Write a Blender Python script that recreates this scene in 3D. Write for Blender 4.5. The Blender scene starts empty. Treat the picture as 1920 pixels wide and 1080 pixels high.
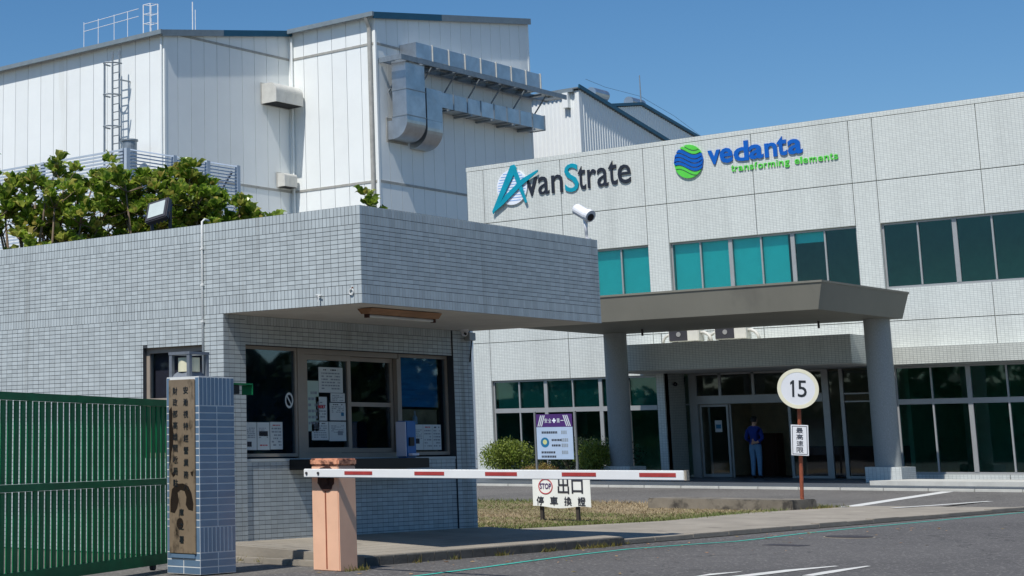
import bpy, bmesh, math, random
from mathutils import Vector, Matrix
R = math.radians
rnd = random.Random(7)
sc = bpy.context.scene
COL = sc.collection
# ------------------------------------------------------------------ camera
cam_d = bpy.data.cameras.new('camera')
cam = bpy.data.objects.new('camera', cam_d); COL.objects.link(cam); sc.camera = cam
cam_d.sensor_width = 36.0
cam_d.lens = 3305.4 / 1920 * 36
cam_d.shift_x = (960 - 325.78) / 1920
cam_d.shift_y = (183.61 - 540) / 1920
cam_d.clip_start = 0.1; cam_d.clip_end = 3000
right = Vector((0.6985, -0.7156, -0.0064)); fwd = Vector((0.7020, 0.6851, 0.1949)).normalized()
up = right.cross(fwd).normalized(); right = fwd.cross(up).normalized()
cam.matrix_world = Matrix(((right.x, up.x, -fwd.x, 0), (right.y, up.y, -fwd.y, 0), (right.z, up.z, -fwd.z, 1.15), (0, 0, 0, 1)))
# ------------------------------------------------------------------ light
SUN = Vector((-0.64, -0.105, 1.0)).normalized()          # towards the sun
w = bpy.data.worlds.new('World'); sc.world = w; w.use_nodes = True
nt = w.node_tree; nt.nodes.clear()
sky = nt.nodes.new('ShaderNodeTexSky'); sky.sky_type = 'NISHITA'; sky.sun_disc = False
sky.sun_elevation = math.asin(SUN.z); sky.sun_rotation = math.atan2(SUN.x, SUN.y)
sky.altitude = 0; sky.air_density = 1.0; sky.dust_density = 0.3; sky.ozone_density = 4.0
bg = nt.nodes.new('ShaderNodeBackground'); bg.inputs[1].default_value = 0.10
out = nt.nodes.new('ShaderNodeOutputWorld')
hs = nt.nodes.new('ShaderNodeHueSaturation'); hs.inputs['Saturation'].default_value = 1.25
nt.links.new(sky.outputs[0], hs.inputs['Color']); nt.links.new(hs.outputs[0], bg.inputs[0]); nt.links.new(bg.outputs[0], out.inputs[0])
sun_d = bpy.data.lights.new('sun', 'SUN'); sun_d.energy = 4.3; sun_d.angle = R(0.53); sun_d.color = (1.0, 0.975, 0.94)
sun = bpy.data.objects.new('sun', sun_d); COL.objects.link(sun)
sun.rotation_euler = (-SUN).to_track_quat('-Z', 'Y').to_euler(); sun.location = (0, 0, 60)
sc.view_settings.view_transform = 'Standard'; sc.view_settings.look = 'None'
sc.view_settings.exposure = 0.0; sc.view_settings.gamma = 1.0
sc.cycles.max_bounces = 8; sc.cycles.transparent_max_bounces = 12
# ------------------------------------------------------------------ materials
def L(h):                                                   # sRGB 0-255 -> linear
    return tuple(((c / 255 + 0.055) / 1.055) ** 2.4 if c > 10 else c / 255 / 12.92 for c in h)
class N:
    def __init__(s, name):
        s.m = bpy.data.materials.new(name); s.m.use_nodes = True; s.t = s.m.node_tree
        s.b = s.t.nodes['Principled BSDF']; s.o = s.t.nodes['Material Output']
    def n(s, t, **k):
        x = s.t.nodes.new(t)
        for a, v in k.items(): setattr(x, a, v)
        return x
    def l(s, a, b): s.t.links.new(a, b)
    def pos(s): return s.n('ShaderNodeNewGeometry').outputs['Position']
    def math(s, op, a, b=None, c=None):
        x = s.n('ShaderNodeMath', operation=op)
        for i, v in enumerate((a, b, c)):
            if v is None: continue
            if isinstance(v, (int, float)): x.inputs[i].default_value = v
            else: s.l(v, x.inputs[i])
        return x.outputs[0]
    def noise(s, scale, detail=4, rough=.55, vec=None, stretch=None):
        x = s.n('ShaderNodeTexNoise'); x.inputs['Scale'].default_value = scale; x.inputs['Detail'].default_value = detail
        x.inputs['Roughness'].default_value = rough
        v = vec or s.pos()
        if stretch:
            mp = s.n('ShaderNodeMapping'); mp.inputs['Scale'].default_value = stretch; s.l(v, mp.inputs[0]); v = mp.outputs[0]
        s.l(v, x.inputs['Vector']); return x.outputs[0]
    def mix(s, f, a, b, mode='MIX'):
        x = s.n('ShaderNodeMix', data_type='RGBA', blend_type=mode)
        for i, v in ((0, f), (6, a), (7, b)):
            if isinstance(v, (int, float)): x.inputs[i].default_value = v
            elif isinstance(v, tuple): x.inputs[i].default_value = (*v[:3], 1)
            else: s.l(v, x.inputs[i])
        return x.outputs[2]
    def ramp(s, f, stops):
        x = s.n('ShaderNodeValToRGB'); e = x.color_ramp.elements
        while len(e) < len(stops): e.new(.5)
        for i, (p, c) in enumerate(stops):
            e[i].position = p; e[i].color = (*((c,) * 3 if isinstance(c, (int, float)) else c), 1)
        s.l(f, x.inputs[0]); return x.outputs[0]
    def bump(s, h, strength, dist):
        x = s.n('ShaderNodeBump'); x.inputs['Strength'].default_value = strength; x.inputs['Distance'].default_value = dist
        s.l(h, x.inputs['Height']); s.l(x.outputs[0], s.b.inputs['Normal'])
    def rand(s):                                            # one random value per object and per island
        a = s.n('ShaderNodeObjectInfo').outputs['Random']; b = s.n('ShaderNodeNewGeometry').outputs['Random Per Island']
        return s.math('FRACT', s.math('ADD', a, b))
MATS = {}
def mat(name, col, rough=.6, metal=0, var=.12, scale=3.0, bump=0, bscale=60, stretch=None, spec=.5, dirt_or_reflection=None, isl=0):
    if name in MATS: return MATS[name]
    k = N(name); b = k.b
    b.inputs['Roughness'].default_value = rough; b.inputs['Metallic'].default_value = metal
    b.inputs['Specular IOR Level'].default_value = spec
    f = k.ramp(k.noise(scale, 6, .6, stretch=stretch), [(.3, 1 - var), (.7, 1 + var * .6)])
    c = k.mix(1.0, tuple(col), f, 'MULTIPLY')
    if isl:
        r = k.math('MULTIPLY_ADD', k.rand(), isl * 2, 1 - isl)
        c = k.mix(1.0, c, r, 'MULTIPLY')
    if dirt_or_reflection:
        dcol, thr, dsc, dst = dirt_or_reflection
        d = k.ramp(k.noise(dsc, 7, .65, stretch=dst), [(thr, 0.0), (min(thr + .14, 1), 1.0)])
        c = k.mix(d, c, tuple(dcol))
    k.l(c, b.inputs['Base Color'])
    if bump: k.bump(k.noise(bscale, 4), bump, .01)
    MATS[name] = k.m; return k.m
def glass(name, tint, refl=1.0, rough=.02):
    k = N(name); t = k.t; t.nodes.remove(k.b)
    tr = k.n('ShaderNodeBsdfTransparent'); tr.inputs[0].default_value = (*tint, 1)
    gl = k.n('ShaderNodeBsdfGlossy'); gl.inputs['Roughness'].default_value = rough
    fr = k.n('ShaderNodeFresnel'); fr.inputs[0].default_value = 1.6
    wob = k.n('ShaderNodeBump'); wob.inputs['Strength'].default_value = .06; wob.inputs['Distance'].default_value = .02
    k.l(k.noise(.9, 1), wob.inputs['Height']); k.l(wob.outputs[0], gl.inputs['Normal'])
    mx = k.n('ShaderNodeMixShader'); k.l(k.math('MULTIPLY', fr.outputs[0], refl), mx.inputs[0])
    k.l(tr.outputs[0], mx.inputs[1]); k.l(gl.outputs[0], mx.inputs[2]); k.l(mx.outputs[0], k.o.inputs[0])
    return k.m
M = {}
M['tile'] = mat('grey_tile', L((186, 193, 192)), .38, var=.08, scale=1.3, isl=.10, dirt_or_reflection=(L((150, 152, 147)), .57, 2.4, (1, 1, .05)))
M['grout'] = mat('dark_grout', L((66, 70, 74)), .9)
M['blue_tile'] = mat('glazed_blue_tile', L((100, 125, 148)), .3, var=.12, scale=5, isl=.08)
M['pale_grout'] = mat('pale_grout', L((222, 224, 220)), .9)
M['soffit'] = mat('soffit_paint', L((205, 200, 190)), .8, var=.1)
M['white_panel'] = mat('white_metal_panel', L((240, 242, 238)), .45, var=.035, scale=.6, isl=.02, dirt_or_reflection=(L((222, 222, 214)), .64, .5, (1, 1, .12)))
M['panel_gap'] = mat('panel_gap', L((105, 112, 116)), .8)
M['trim'] = mat('teal_roof_trim', L((28, 84, 108)), .4, var=.1)
M['trim_grey'] = mat('grey_gutter_and_trim_sheen', L((126, 138, 144)), .45, var=.12)  # own grey of the gutters; on the edge trims it paints a reflection
M['girt'] = mat('weathered_girt', L((168, 166, 158)), .6, var=.2)
M['galv'] = mat('galvanised_sheet', (.50, .53, .56), .34, metal=.85, var=.18, scale=1.7, isl=.06, bump=.15, bscale=3)
M['galv_matt'] = mat('dull_galvanised_steel', (.27, .31, .34), .5, metal=.5, var=.2, scale=4)
M['duct_white'] = mat('painted_hood', L((205, 203, 194)), .5, var=.12)
M['concrete'] = mat('weathered_concrete', L((154, 145, 130)), .9, var=.22, scale=1.4, bump=.35, bscale=40, dirt_or_reflection=(L((104, 98, 88)), .6, 2.2, None))
M['concrete_dark'] = mat('dark_stained_concrete', L((96, 92, 84)), .9, var=.35, scale=3, bump=.4, bscale=30)
M['plinth'] = mat('stained_plinth_concrete', L((128, 120, 106)), .9, var=.3, scale=2.5, bump=.4, bscale=30, dirt_or_reflection=(L((66, 62, 56)), .5, 3, None))
M['facade_joint'] = mat('facade_joint', L((150, 152, 148)), .9)
M['painted_reflection'] = mat('dark_reflection_paint', L((44, 36, 30)), .2, var=.2, scale=9)  # dark colour for the mirrored shapes painted on the plaque
M['kerb'] = mat('pale_kerb', L((196, 194, 184)), .8, var=.15, bump=.2)
M['landing'] = mat('grey_landing_tile', L((86, 92, 98)), .45, var=.12)
M['canopy'] = mat('taupe_canopy_paint', L((124, 121, 109)), .65, var=.12, scale=.5, dirt_or_reflection=(L((112, 109, 99)), .6, .8, (1, 1, .3)))
M['column'] = mat('speckled_render', L((150, 154, 152)), .8, var=.22, scale=45, bump=.3, bscale=80)
M['alu'] = mat('pale_aluminium', L((170, 170, 168)), .4, metal=.3, var=.08)
M['bronze_alu'] = mat('bronze_window_frame', L((158, 146, 132)), .5, metal=.0, var=.12)
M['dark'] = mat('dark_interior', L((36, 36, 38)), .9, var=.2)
M['black'] = mat('black_stone', L((24, 24, 26)), .3)
M['office_wall'] = mat('blue_grey_office_wall', L((96, 120, 142)), .9, var=.1)
M['beige'] = mat('beige_interior_wall', L((226, 212, 182)), .9)
M['wood'] = mat('reddish_wood', L((92, 44, 30)), .5, var=.3, scale=4, stretch=(1, 1, .15))
M['blind'] = mat('pale_roller_blind', L((238, 242, 240)), .9, var=.05)
M['blind_dark'] = mat('grey_green_blind', L((128, 146, 140)), .9, var=.1, scale=9, stretch=(1, 1, .05))
M['blind_blue'] = mat('blue_blind', L((60, 160, 205)), .8, var=.35, scale=7, stretch=(.3, .3, 3))
M['curtain'] = mat('maroon_curtain', L((120, 92, 90)), .9, var=.2)
M['green'] = mat('green_gate_paint', L((14, 120, 70)), .5, var=.25, scale=5, spec=.25)
M['bronze'] = mat('polished_bronze_plate', (.36, .27, .18), .24, metal=.35, var=.15, scale=4, bump=.5, bscale=3.5, dirt_or_reflection=(L((30, 26, 24)), .535, 5.5, (1, 1, .5)))  # dark noise blotches in the colour stand in for reflections on the plate
M['ink'] = mat('dark_engraved_ink', L((30, 36, 40)), .5)
M['lamp_grey'] = mat('grey_lamp_casting', L((112, 118, 126)), .6, var=.15, scale=20)
M['louvre'] = mat('pale_grey_louvre', L((176, 188, 200)), .5, var=.1)
M['lamp_glass'] = mat('cream_lamp_glass', L((236, 230, 196)), .35)
M['salmon'] = mat('faded_salmon_paint', L((243, 192, 158)), .6, var=.08, scale=4, dirt_or_reflection=(L((150, 92, 62)), .66, 5, (1, 1, .35)))
M['cardboard'] = mat('brown_cardboard', L((214, 172, 120)), .9, var=.3, scale=6)
M['lid'] = mat('rust_patched_paint', L((226, 160, 124)), .8, var=.2, scale=8, bump=.4, dirt_or_reflection=(L((80, 44, 32)), .46, 11, None))
M['rust'] = mat('flaking_rust', L((86, 44, 28)), .9, var=.45, scale=18, bump=.6, bscale=60, dirt_or_reflection=(L((196, 128, 88)), .58, 14, None))
M['rust_lamp'] = mat('rust_stained_enamel', L((168, 128, 96)), .8, var=.25, scale=7, stretch=(.3, 1, 1), dirt_or_reflection=(L((96, 60, 40)), .52, 6, (.3, 1, 1)))
M['rust_hub'] = mat('rusted_hub', L((70, 42, 32)), .9, var=.4, scale=22, bump=.6)
M['white_paint'] = mat('white_arm_paint', L((236, 236, 232)), .4, var=.06, scale=3)
M['red_strip'] = mat('faded_red_strip', L((172, 62, 58)), .5, var=.18, scale=15)
M['paper'] = mat('paper_sheet', L((206, 214, 214)), .8, var=.05)
M['paper_mint'] = mat('pale_green_board', L((176, 198, 188)), .8, var=.08)
M['print'] = mat('black_print', L((44, 48, 58)), .8)
M['print_red'] = mat('red_print', L((190, 60, 70)), .8)
M['print_grey'] = mat('faded_print', L((140, 150, 158)), .8)
M['banner'] = mat('white_banner_cloth', L((238, 241, 234)), .7, var=.05)
M['purple'] = mat('purple_print', L((72, 36, 104)), .6)
M['board'] = mat('pale_blue_board', L((176, 194, 214)), .5, var=.05)
M['emblem_blue'] = mat('emblem_blue_print', L((30, 110, 150)), .5)
M['emblem_yellow'] = mat('emblem_yellow_print', L((206, 208, 140)), .5)
M['post'] = mat('grey_post', L((128, 130, 128)), .5, metal=.3)
M['dark_post'] = mat('dark_post', L((64, 58, 52)), .7)
M['rust_pole'] = mat('rusty_orange_pole', L((158, 84, 56)), .7, var=.35, scale=9, dirt_or_reflection=(L((90, 46, 34)), .56, 12, None))
M['sign_white'] = mat('aged_sign_white', L((226, 222, 196)), .5, var=.06)
M['sign_face'] = mat('sign_face_white', L((222, 224, 226)), .45, var=.05)
M['teal_letter'] = mat('teal_letter', L((0, 150, 172)), .35)
M['navy_letter'] = mat('charcoal_letter', L((38, 40, 50)), .35)
M['blue_letter'] = mat('blue_letter', L((0, 92, 184)), .35)
M['green_letter'] = mat('bright_green_letter', L((92, 208, 72)), .4)
M['disc_white'] = mat('white_disc', L((236, 240, 246)), .4)
M['disc_blue'] = mat('pale_blue_line', L((130, 172, 226)), .4)
M['cctv'] = mat('white_camera_shell', L((236, 236, 236)), .35)
M['lens'] = mat('dark_lens', L((14, 16, 24)), .1)
M['flood_body'] = mat('dark_floodlight_body', L((58, 58, 64)), .5)
M['flood_glass'] = mat('floodlight_glass', L((196, 206, 200)), .15, spec=.8)
M['disp_blue'] = mat('blue_plastic', L((52, 112, 176)), .35)
M['disp_white'] = mat('white_plastic', L((214, 216, 232)), .35)
M['conduit'] = mat('white_conduit', L((226, 226, 220)), .5)
M['roof'] = mat('roof_sheet', L((120, 128, 130)), .5, var=.12)
M['ac'] = mat('ac_casing', L((214, 212, 202)), .5, var=.1)
M['trunk'] = mat('grey_brown_bark', L((120, 104, 86)), .9, var=.35, scale=12, stretch=(1, 1, .3), bump=.5)
M['soil'] = mat('dry_soil', L((142, 124, 92)), .95, var=.25, scale=3, bump=.4)
M['line_white'] = mat('worn_white_road_paint', L((214, 212, 204)), .8, var=.12, scale=9, dirt_or_reflection=(L((120, 118, 112)), .63, 9, None))
M['line_teal'] = mat('worn_teal_road_paint', L((64, 178, 160)), .8, var=.2, scale=9, dirt_or_reflection=(L((96, 118, 108)), .66, 12, None))
M['iron'] = mat('cast_iron', L((58, 54, 56)), .7)
M['shirt'] = mat('blue_shirt', L((22, 50, 132)), .9)
M['jeans'] = mat('light_blue_jeans', L((112, 150, 182)), .9, var=.15, scale=14)
M['skin'] = mat('skin', L((196, 150, 124)), .6)
M['hair'] = mat('black_hair', L((24, 20, 20)), .6)
M['shoe'] = mat('dark_shoe', L((24, 24, 28)), .5)
M['g_teal'] = glass('teal_tinted_glass', (.42, .96, .95), .8)
M['g_dark'] = glass('dark_teal_glass', (.48, .80, .78), .9)
M['g_clear'] = glass('grey_tinted_glass', (.72, .77, .78), .8)
M['g_guard'] = glass('smoked_glass', (.70, .80, .88), .28)
def asphalt(name, base, big=.35, speck=True):
    k = N(name); k.b.inputs['Roughness'].default_value = .92
    a = k.ramp(k.noise(.5, 7, .65, stretch=(.35, 1, 1)), [(.28, .66), (.5, .98), (.75, 1.2)])
    g = k.ramp(k.noise(55, 2, .5), [(.32, .70), (.5, .96), (.72, 1.35)])
    v = k.n('ShaderNodeTexVoronoi'); v.inputs['Scale'].default_value = 42; k.l(k.pos(), v.inputs['Vector'])
    c = k.mix(1, k.mix(1, base, a, 'MULTIPLY'), g, 'MULTIPLY')
    st = k.ramp(k.noise(1.7, 5, .6), [(.60, 0), (.72, .45)]); c = k.mix(st, c, tuple(x * .45 for x in base))
    ck = k.n('ShaderNodeTexVoronoi', feature='DISTANCE_TO_EDGE'); ck.inputs['Scale'].default_value = .33; wv = k.n('ShaderNodeVectorMath', operation='ADD'); nz = k.n('ShaderNodeTexNoise'); nz.inputs['Scale'].default_value = 1.2; nz.inputs['Detail'].default_value = 6; k.l(k.pos(), nz.inputs['Vector']); k.l(k.pos(), wv.inputs[0]); k.l(nz.outputs['Color'], wv.inputs[1]); k.l(wv.outputs[0], ck.inputs['Vector'])
    c = k.mix(k.math('MULTIPLY', k.math('LESS_THAN', ck.outputs['Distance'], .0035), .6), c, tuple(x * .3 for x in base))
    sp = k.math('MULTIPLY', k.ramp(k.n('ShaderNodeSeparateColor').outputs[0], [(0, 0), (1, 1)]), 0)
    sepc = k.n('ShaderNodeSeparateColor'); k.l(v.outputs['Color'], sepc.inputs[0])
    pale = k.math('GREATER_THAN', sepc.outputs[0], .93)
    c = k.mix(k.math('MULTIPLY', pale, .35), c, L((176, 172, 164)))
    k.l(c, k.b.inputs['Base Color']); k.bump(k.noise(55, 3), .5, .012)
    return k.m
M['asphalt'] = asphalt('worn_asphalt', L((92, 89, 86)))
M['asphalt2'] = asphalt('yard_asphalt', L((104, 100, 94)))
def mosaic(name, col, mortar, bw=.098, bh=.048):
    k = N(name); sep = k.n('ShaderNodeSeparateXYZ'); k.l(k.pos(), sep.inputs[0])
    cmb = k.n('ShaderNodeCombineXYZ'); k.l(k.math('ADD', sep.outputs[0], sep.outputs[1]), cmb.inputs[0]); k.l(sep.outputs[2], cmb.inputs[1])
    br = k.n('ShaderNodeTexBrick'); br.offset = 0; br.inputs['Scale'].default_value = 1
    for a, v in (('Brick Width', bw), ('Row Height', bh), ('Mortar Size', .0042), ('Mortar Smooth', .1)): br.inputs[a].default_value = v
    br.inputs['Color1'].default_value = (*[c * 1.04 for c in col], 1); br.inputs['Color2'].default_value = (*[c * .94 for c in col], 1)
    br.inputs['Mortar'].default_value = (*mortar, 1); k.l(cmb.outputs[0], br.inputs['Vector'])
    f = k.ramp(k.noise(1.1, 7, .62, stretch=(1, 1, .07)), [(.3, .88), (.55, 1.0), (.75, 1.03)])
    k.l(k.mix(1, br.outputs['Color'], f, 'MULTIPLY'), k.b.inputs['Base Color']); k.b.inputs['Roughness'].default_value = .45
    k.bump(k.math('SUBTRACT', 1, br.outputs['Fac']), .2, .003)
    return k.m
M['mosaic'] = mosaic('pale_mosaic_tile', L((214, 217, 210)), L((164, 168, 164)))
M['mosaic_grey'] = mosaic('grey_mosaic_tile', L((198, 200, 190)), L((130, 132, 128)))
def foliage(name, cols, rough=.5, trans=.25):
    k = N(name); r = k.rand()
    c = k.ramp(r, [(i / (len(cols) - 1), c) for i, c in enumerate(cols)])
    n = k.ramp(k.noise(1.6, 3), [(.35, .72), (.65, 1.2)])
    c = k.mix(1, c, n, 'MULTIPLY'); k.l(c, k.b.inputs['Base Color']); k.b.inputs['Roughness'].default_value = rough
    tl = k.n('ShaderNodeBsdfTranslucent'); k.l(c, tl.inputs[0]); mx = k.n('ShaderNodeMixShader'); mx.inputs[0].default_value = trans
    k.l(k.b.outputs[0], mx.inputs[1]); k.l(tl.outputs[0], mx.inputs[2]); k.l(mx.outputs[0], k.o.inputs[0])
    return k.m
M['leaf'] = foliage('broad_leaf', [L((76, 102, 32)), L((106, 138, 44)), L((140, 166, 58)), L((174, 190, 84)), L((184, 168, 88))], .3, .5)
M['shrub'] = foliage('clipped_shrub_leaf', [L((84, 104, 32)), L((112, 130, 42)), L((138, 150, 56)), L((100, 112, 40))], .6)
M['hedge'] = foliage('dark_hedge_leaf', [L((20, 40, 18)), L((34, 58, 24)), L((46, 66, 26))], .6)
M['hedge_dry'] = foliage('dry_hedge_leaf', [L((120, 112, 50)), L((150, 126, 66)), L((96, 96, 36)), L((150, 104, 70))], .7)
def grass_mat():
    k = N('dry_grass'); sep = k.n('ShaderNodeSeparateXYZ'); k.l(k.pos(), sep.inputs[0])
    nz = k.noise(.55, 5, .6)
    # greener towards the pavement side and the guard house, straw coloured in the middle
    g = k.math('ADD', k.math('MULTIPLY_ADD', sep.outputs[0], -.055, 2.32), k.math('MULTIPLY', k.math('SUBTRACT', nz, .5), 2.4))
    band = k.math('MULTIPLY', k.math('ABSOLUTE', k.math('SUBTRACT', sep.outputs[1], 17.2)), .17)
    f = k.ramp(k.math('SUBTRACT', k.math('ADD', g, band), .55), [(.25, 0), (.75, 1)])
    c = k.mix(f, L((158, 140, 108)), L((98, 108, 54)))
    c = k.mix(1, c, k.math('MULTIPLY_ADD', k.rand(), .7, .65), 'MULTIPLY')
    k.l(c, k.b.inputs['Base Color']); k.b.inputs['Roughness'].default_value = .8
    return k.m
M['grass'] = grass_mat()
M['weed'] = foliage('dry_weed', [L((96, 104, 40)), L((150, 130, 70)), L((78, 92, 36))], .7)
M['fallen'] = foliage('fallen_leaf', [L((160, 110, 70)), L((190, 150, 110)), L((130, 120, 60))], .8)
# ------------------------------------------------------------------ mesh helpers
ORG = {}
def world_of(o): return ORG.get(o.name, Vector((0, 0, 0)))
class MB:
    def __init__(s): s.v = []; s.f = []; s.mi = []; s.cur = 0
    def add(s, vs, fs):
        n = len(s.v); s.v += [tuple(v) for v in vs]; s.f += [tuple(i + n for i in f) for f in fs]; s.mi += [s.cur] * len(fs); return s
    def box(s, x0, x1, y0, y1, z0, z1):
        return s.add([(x, y, z) for x in (x0, x1) for y in (y0, y1) for z in (z0, z1)],
                     [(0, 1, 3, 2), (4, 6, 7, 5), (0, 4, 5, 1), (2, 3, 7, 6), (0, 2, 6, 4), (1, 5, 7, 3)])
    def bar(s, p, q, wx, wz, upv=(0, 0, 1)):                # box beam from p to q
        p, q = Vector(p), Vector(q); d = (q - p).normalized(); u = Vector(upv)
        if abs(d.dot(u)) > .98: u = Vector((1, 0, 0))
        a = d.cross(u).normalized(); b = a.cross(d).normalized()
        vs = [c + a * i * wx / 2 + b * j * wz / 2 for c in (p, q) for i in (-1, 1) for j in (-1, 1)]
        return s.add(vs, [(0, 1, 3, 2), (4, 6, 7, 5), (0, 4, 5, 1), (2, 3, 7, 6), (0, 2, 6, 4), (1, 5, 7, 3)])
    def tube(s, pts, r, n=10, caps=True):
        pts = [Vector(p) for p in pts]; rs = r if isinstance(r, (list, tuple)) else [r] * len(pts); base = len(s.v); ring = []
        d0 = (pts[1] - pts[0]).normalized(); u = Vector((0, 0, 1)) if abs(d0.z) < .9 else Vector((1, 0, 0))
        a = d0.cross(u).normalized()
        for i, p in enumerate(pts):
            d = (pts[min(i + 1, len(pts) - 1)] - pts[max(i - 1, 0)]).normalized()
            a = (a - d * a.dot(d)).normalized(); b = d.cross(a)
            for k in range(n):
                t = 2 * math.pi * k / n; s.v.append(tuple(p + (a * math.cos(t) + b * math.sin(t)) * rs[i]))
        for i in range(len(pts) - 1):
            for k in range(n):
                A = base + i * n + k; B = base + i * n + (k + 1) % n
                s.f.append((A, B, B + n, A + n)); s.mi.append(s.cur)
        if caps:
            s.f.append(tuple(base + k for k in reversed(range(n)))); s.f.append(tuple(base + (len(pts) - 1) * n + k for k in range(n))); s.mi += [s.cur] * 2
        return s
    def prism(s, poly, ext):                                # planar polygon (3-D points) extruded by a vector
        n = len(poly); e = Vector(ext); P = [Vector(p) for p in poly]
        return s.add(P + [p + e for p in P], [tuple(range(n))[::-1], tuple(range(n, 2 * n))] + [(i, (i + 1) % n, (i + 1) % n + n, i + n) for i in range(n)])
    def xform(s, m): s.v = [tuple(m @ Vector(v)) for v in s.v]; return s
    def build(s, name, m, parent=None, smooth=False, bevel=0, origin=None):
        vs = [Vector(v) for v in s.v]
        if origin is None:
            lo = [min(v[i] for v in vs) for i in range(3)]; hi = [max(v[i] for v in vs) for i in range(3)]
            origin = Vector(((lo[0] + hi[0]) / 2, (lo[1] + hi[1]) / 2, lo[2] if parent is None else (lo[2] + hi[2]) / 2))
        origin = Vector(origin)
        me = bpy.data.meshes.new(name); me.from_pydata([v - origin for v in vs], [], s.f)
        for x in (m if isinstance(m, (list, tuple)) else [m]): me.materials.append(x)
        if any(s.mi): me.polygons.foreach_set('material_index', s.mi)
        if smooth: me.polygons.foreach_set('use_smooth', [True] * len(me.polygons))
        b = bmesh.new(); b.from_mesh(me); bmesh.ops.recalc_face_normals(b, faces=b.faces[:])
        if bevel: bmesh.ops.bevel(b, geom=b.edges[:], offset=bevel, segments=2, affect='EDGES', clamp_overlap=True)
        b.to_mesh(me); b.free(); me.update()
        return place(name, me, origin, parent)
def place(name, me, origin, parent=None):
    o = bpy.data.objects.new(name, me); COL.objects.link(o)
    ORG[o.name] = Vector(origin)
    if parent is not None: o.parent = parent; o.location = Vector(origin) - world_of(parent)
    else: o.location = origin
    return o
def tag(o, label=None, cat=None, group=None, kind=None):
    if label: o['label'] = label
    if cat: o['category'] = cat
    if group: o['group'] = group
    if kind: o['kind'] = kind
    return o
def thing(name, loc, label, cat, group=None):
    o = bpy.data.objects.new(name, None); COL.objects.link(o); o.location = loc; o.empty_display_size = .2
    ORG[o.name] = Vector(loc); return tag(o, label, cat, group)
def struct(o): o['kind'] = 'structure'; return o
def stuff(o): o['kind'] = 'stuff'; return o
def B(x0, x1, y0, y1, z0, z1): return MB().box(x0, x1, y0, y1, z0, z1)
def text(name, body, org, rt, upv, width, height, depth, m, parent=None, bold=0.0, center=True, build=True):
    """lettering as a solid mesh, stretched to width x height (metres)"""
    c = bpy.data.curves.new(name, 'FONT'); c.body = body; c.extrude = .02; c.offset = bold; c.resolution_u = 3
    t = bpy.data.objects.new(name, c); COL.objects.link(t); bpy.context.view_layer.update()
    me = bpy.data.meshes.new_from_object(t.evaluated_get(bpy.context.evaluated_depsgraph_get()))
    COL.objects.unlink(t); bpy.data.objects.remove(t); bpy.data.curves.remove(c)
    xs = [v.co.x for v in me.vertices]; ys = [v.co.y for v in me.vertices]
    sx = width / (max(xs) - min(xs)) if width else None; sy = height / (max(ys) - min(ys)) if height else sx
    sx = sx or sy
    rt = Vector(rt); upv = Vector(upv); nm = rt.cross(upv); org = Vector(org)
    ox, oy = (((max(xs) + min(xs)) / 2, (max(ys) + min(ys)) / 2) if center else (min(xs), min(ys)))
    mb = MB(); mb.v = [tuple(org + rt * ((v.co.x - ox) * sx) + upv * ((v.co.y - oy) * sy) + nm * (v.co.z / .02 * depth / 2 + depth / 2)) for v in me.vertices]
    mb.f = [tuple(p.vertices) for p in me.polygons]; mb.mi = [0] * len(mb.f); bpy.data.meshes.remove(me)
    return mb.build(name, m, parent) if build else mb
NX = dict(rt=(0, -1, 0), upv=(0, 0, 1))                     # lettering that faces -X
NY = dict(rt=(1, 0, 0), upv=(0, 0, 1))                      # lettering that faces -Y
# ------------------------------------------------------------------ ground
struct(B(-400, 900, -600, 900, -.6, -.012).build('ground', M['asphalt2']))
struct(MB().add([(-30, -12, 0), (120, -12, 0), (120, 11.17, 0), (-30, 11.17, 0)], [(0, 1, 2, 3)]).build('road', M['asphalt']))
def zroad(x): return 0.0 if x < 33 else .115 * min(1, (x - 33) / 7.2)
struct(MB().add([(32.3, 11.175, .0), (33, 11.175, 0), (40.2, 11.175, .115), (32.3, 45, 0), (33, 45, 0), (40.2, 45, .115)],
       [(0, 1, 4, 3), (1, 2, 5, 4)]).build('yard_road', M['asphalt2']))
# concrete footpath with a low kerb between road and grass
fp = struct(MB().prism([(18.98, 11.42, -.01), (33.1, 11.56, -.01), (32.4, 14.1, -.01), (28, 14.2, -.01), (24.5, 13.7, -.01), (21, 14.0, -.01), (18.98, 14.6, -.01)], (0, 0, .05)).build('footpath', M['concrete']))
x = 18.99; kb = rnd
while x < 33:
    x1 = min(x + rnd.uniform(.9, 1.0), 33.1); y0 = 11.28 + .01 * (x - 19)
    dz = rnd.uniform(-.008, .006)
    B(x, x1 - .012, y0, y0 + .135, -.01, .055 + dz).build('kerb_stone', M['concrete'], fp, bevel=.008); x = x1
# verge: soil sheet and grass blades
struct(MB().prism([(18.8, 13.9, -.01), (21, 13.9, -.01), (24.5, 13.6, -.01), (28, 14.1, -.01), (32.25, 14.0, -.01), (32.25, 40, -.01), (18.8, 40, -.01)], (0, 0, .028)).build('grass_verge', M['soil']))
def blades(name, spots, m, h0, h1, w, lean=.5):
    mb = MB()
    for (x, y, z, k) in spots:
        a = rnd.uniform(0, 6.283); h = rnd.uniform(h0, h1) * k; dx, dy = math.cos(a) * w, math.sin(a) * w
        b = rnd.uniform(0, 6.283); l = rnd.uniform(0, lean) * h
        mb.add([(x - dx, y - dy, z), (x + dx, y + dy, z), (x + math.cos(b) * l, y + math.sin(b) * l, z + h)], [(0, 1, 2)])
    me = bpy.data.meshes.new(name); me.from_pydata(mb.v, [], mb.f); me.materials.append(m)
    o = bpy.data.objects.new(name, me); COL.objects.link(o); ORG[o.name] = Vector((0, 0, 0)); return o
sp = []
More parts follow.
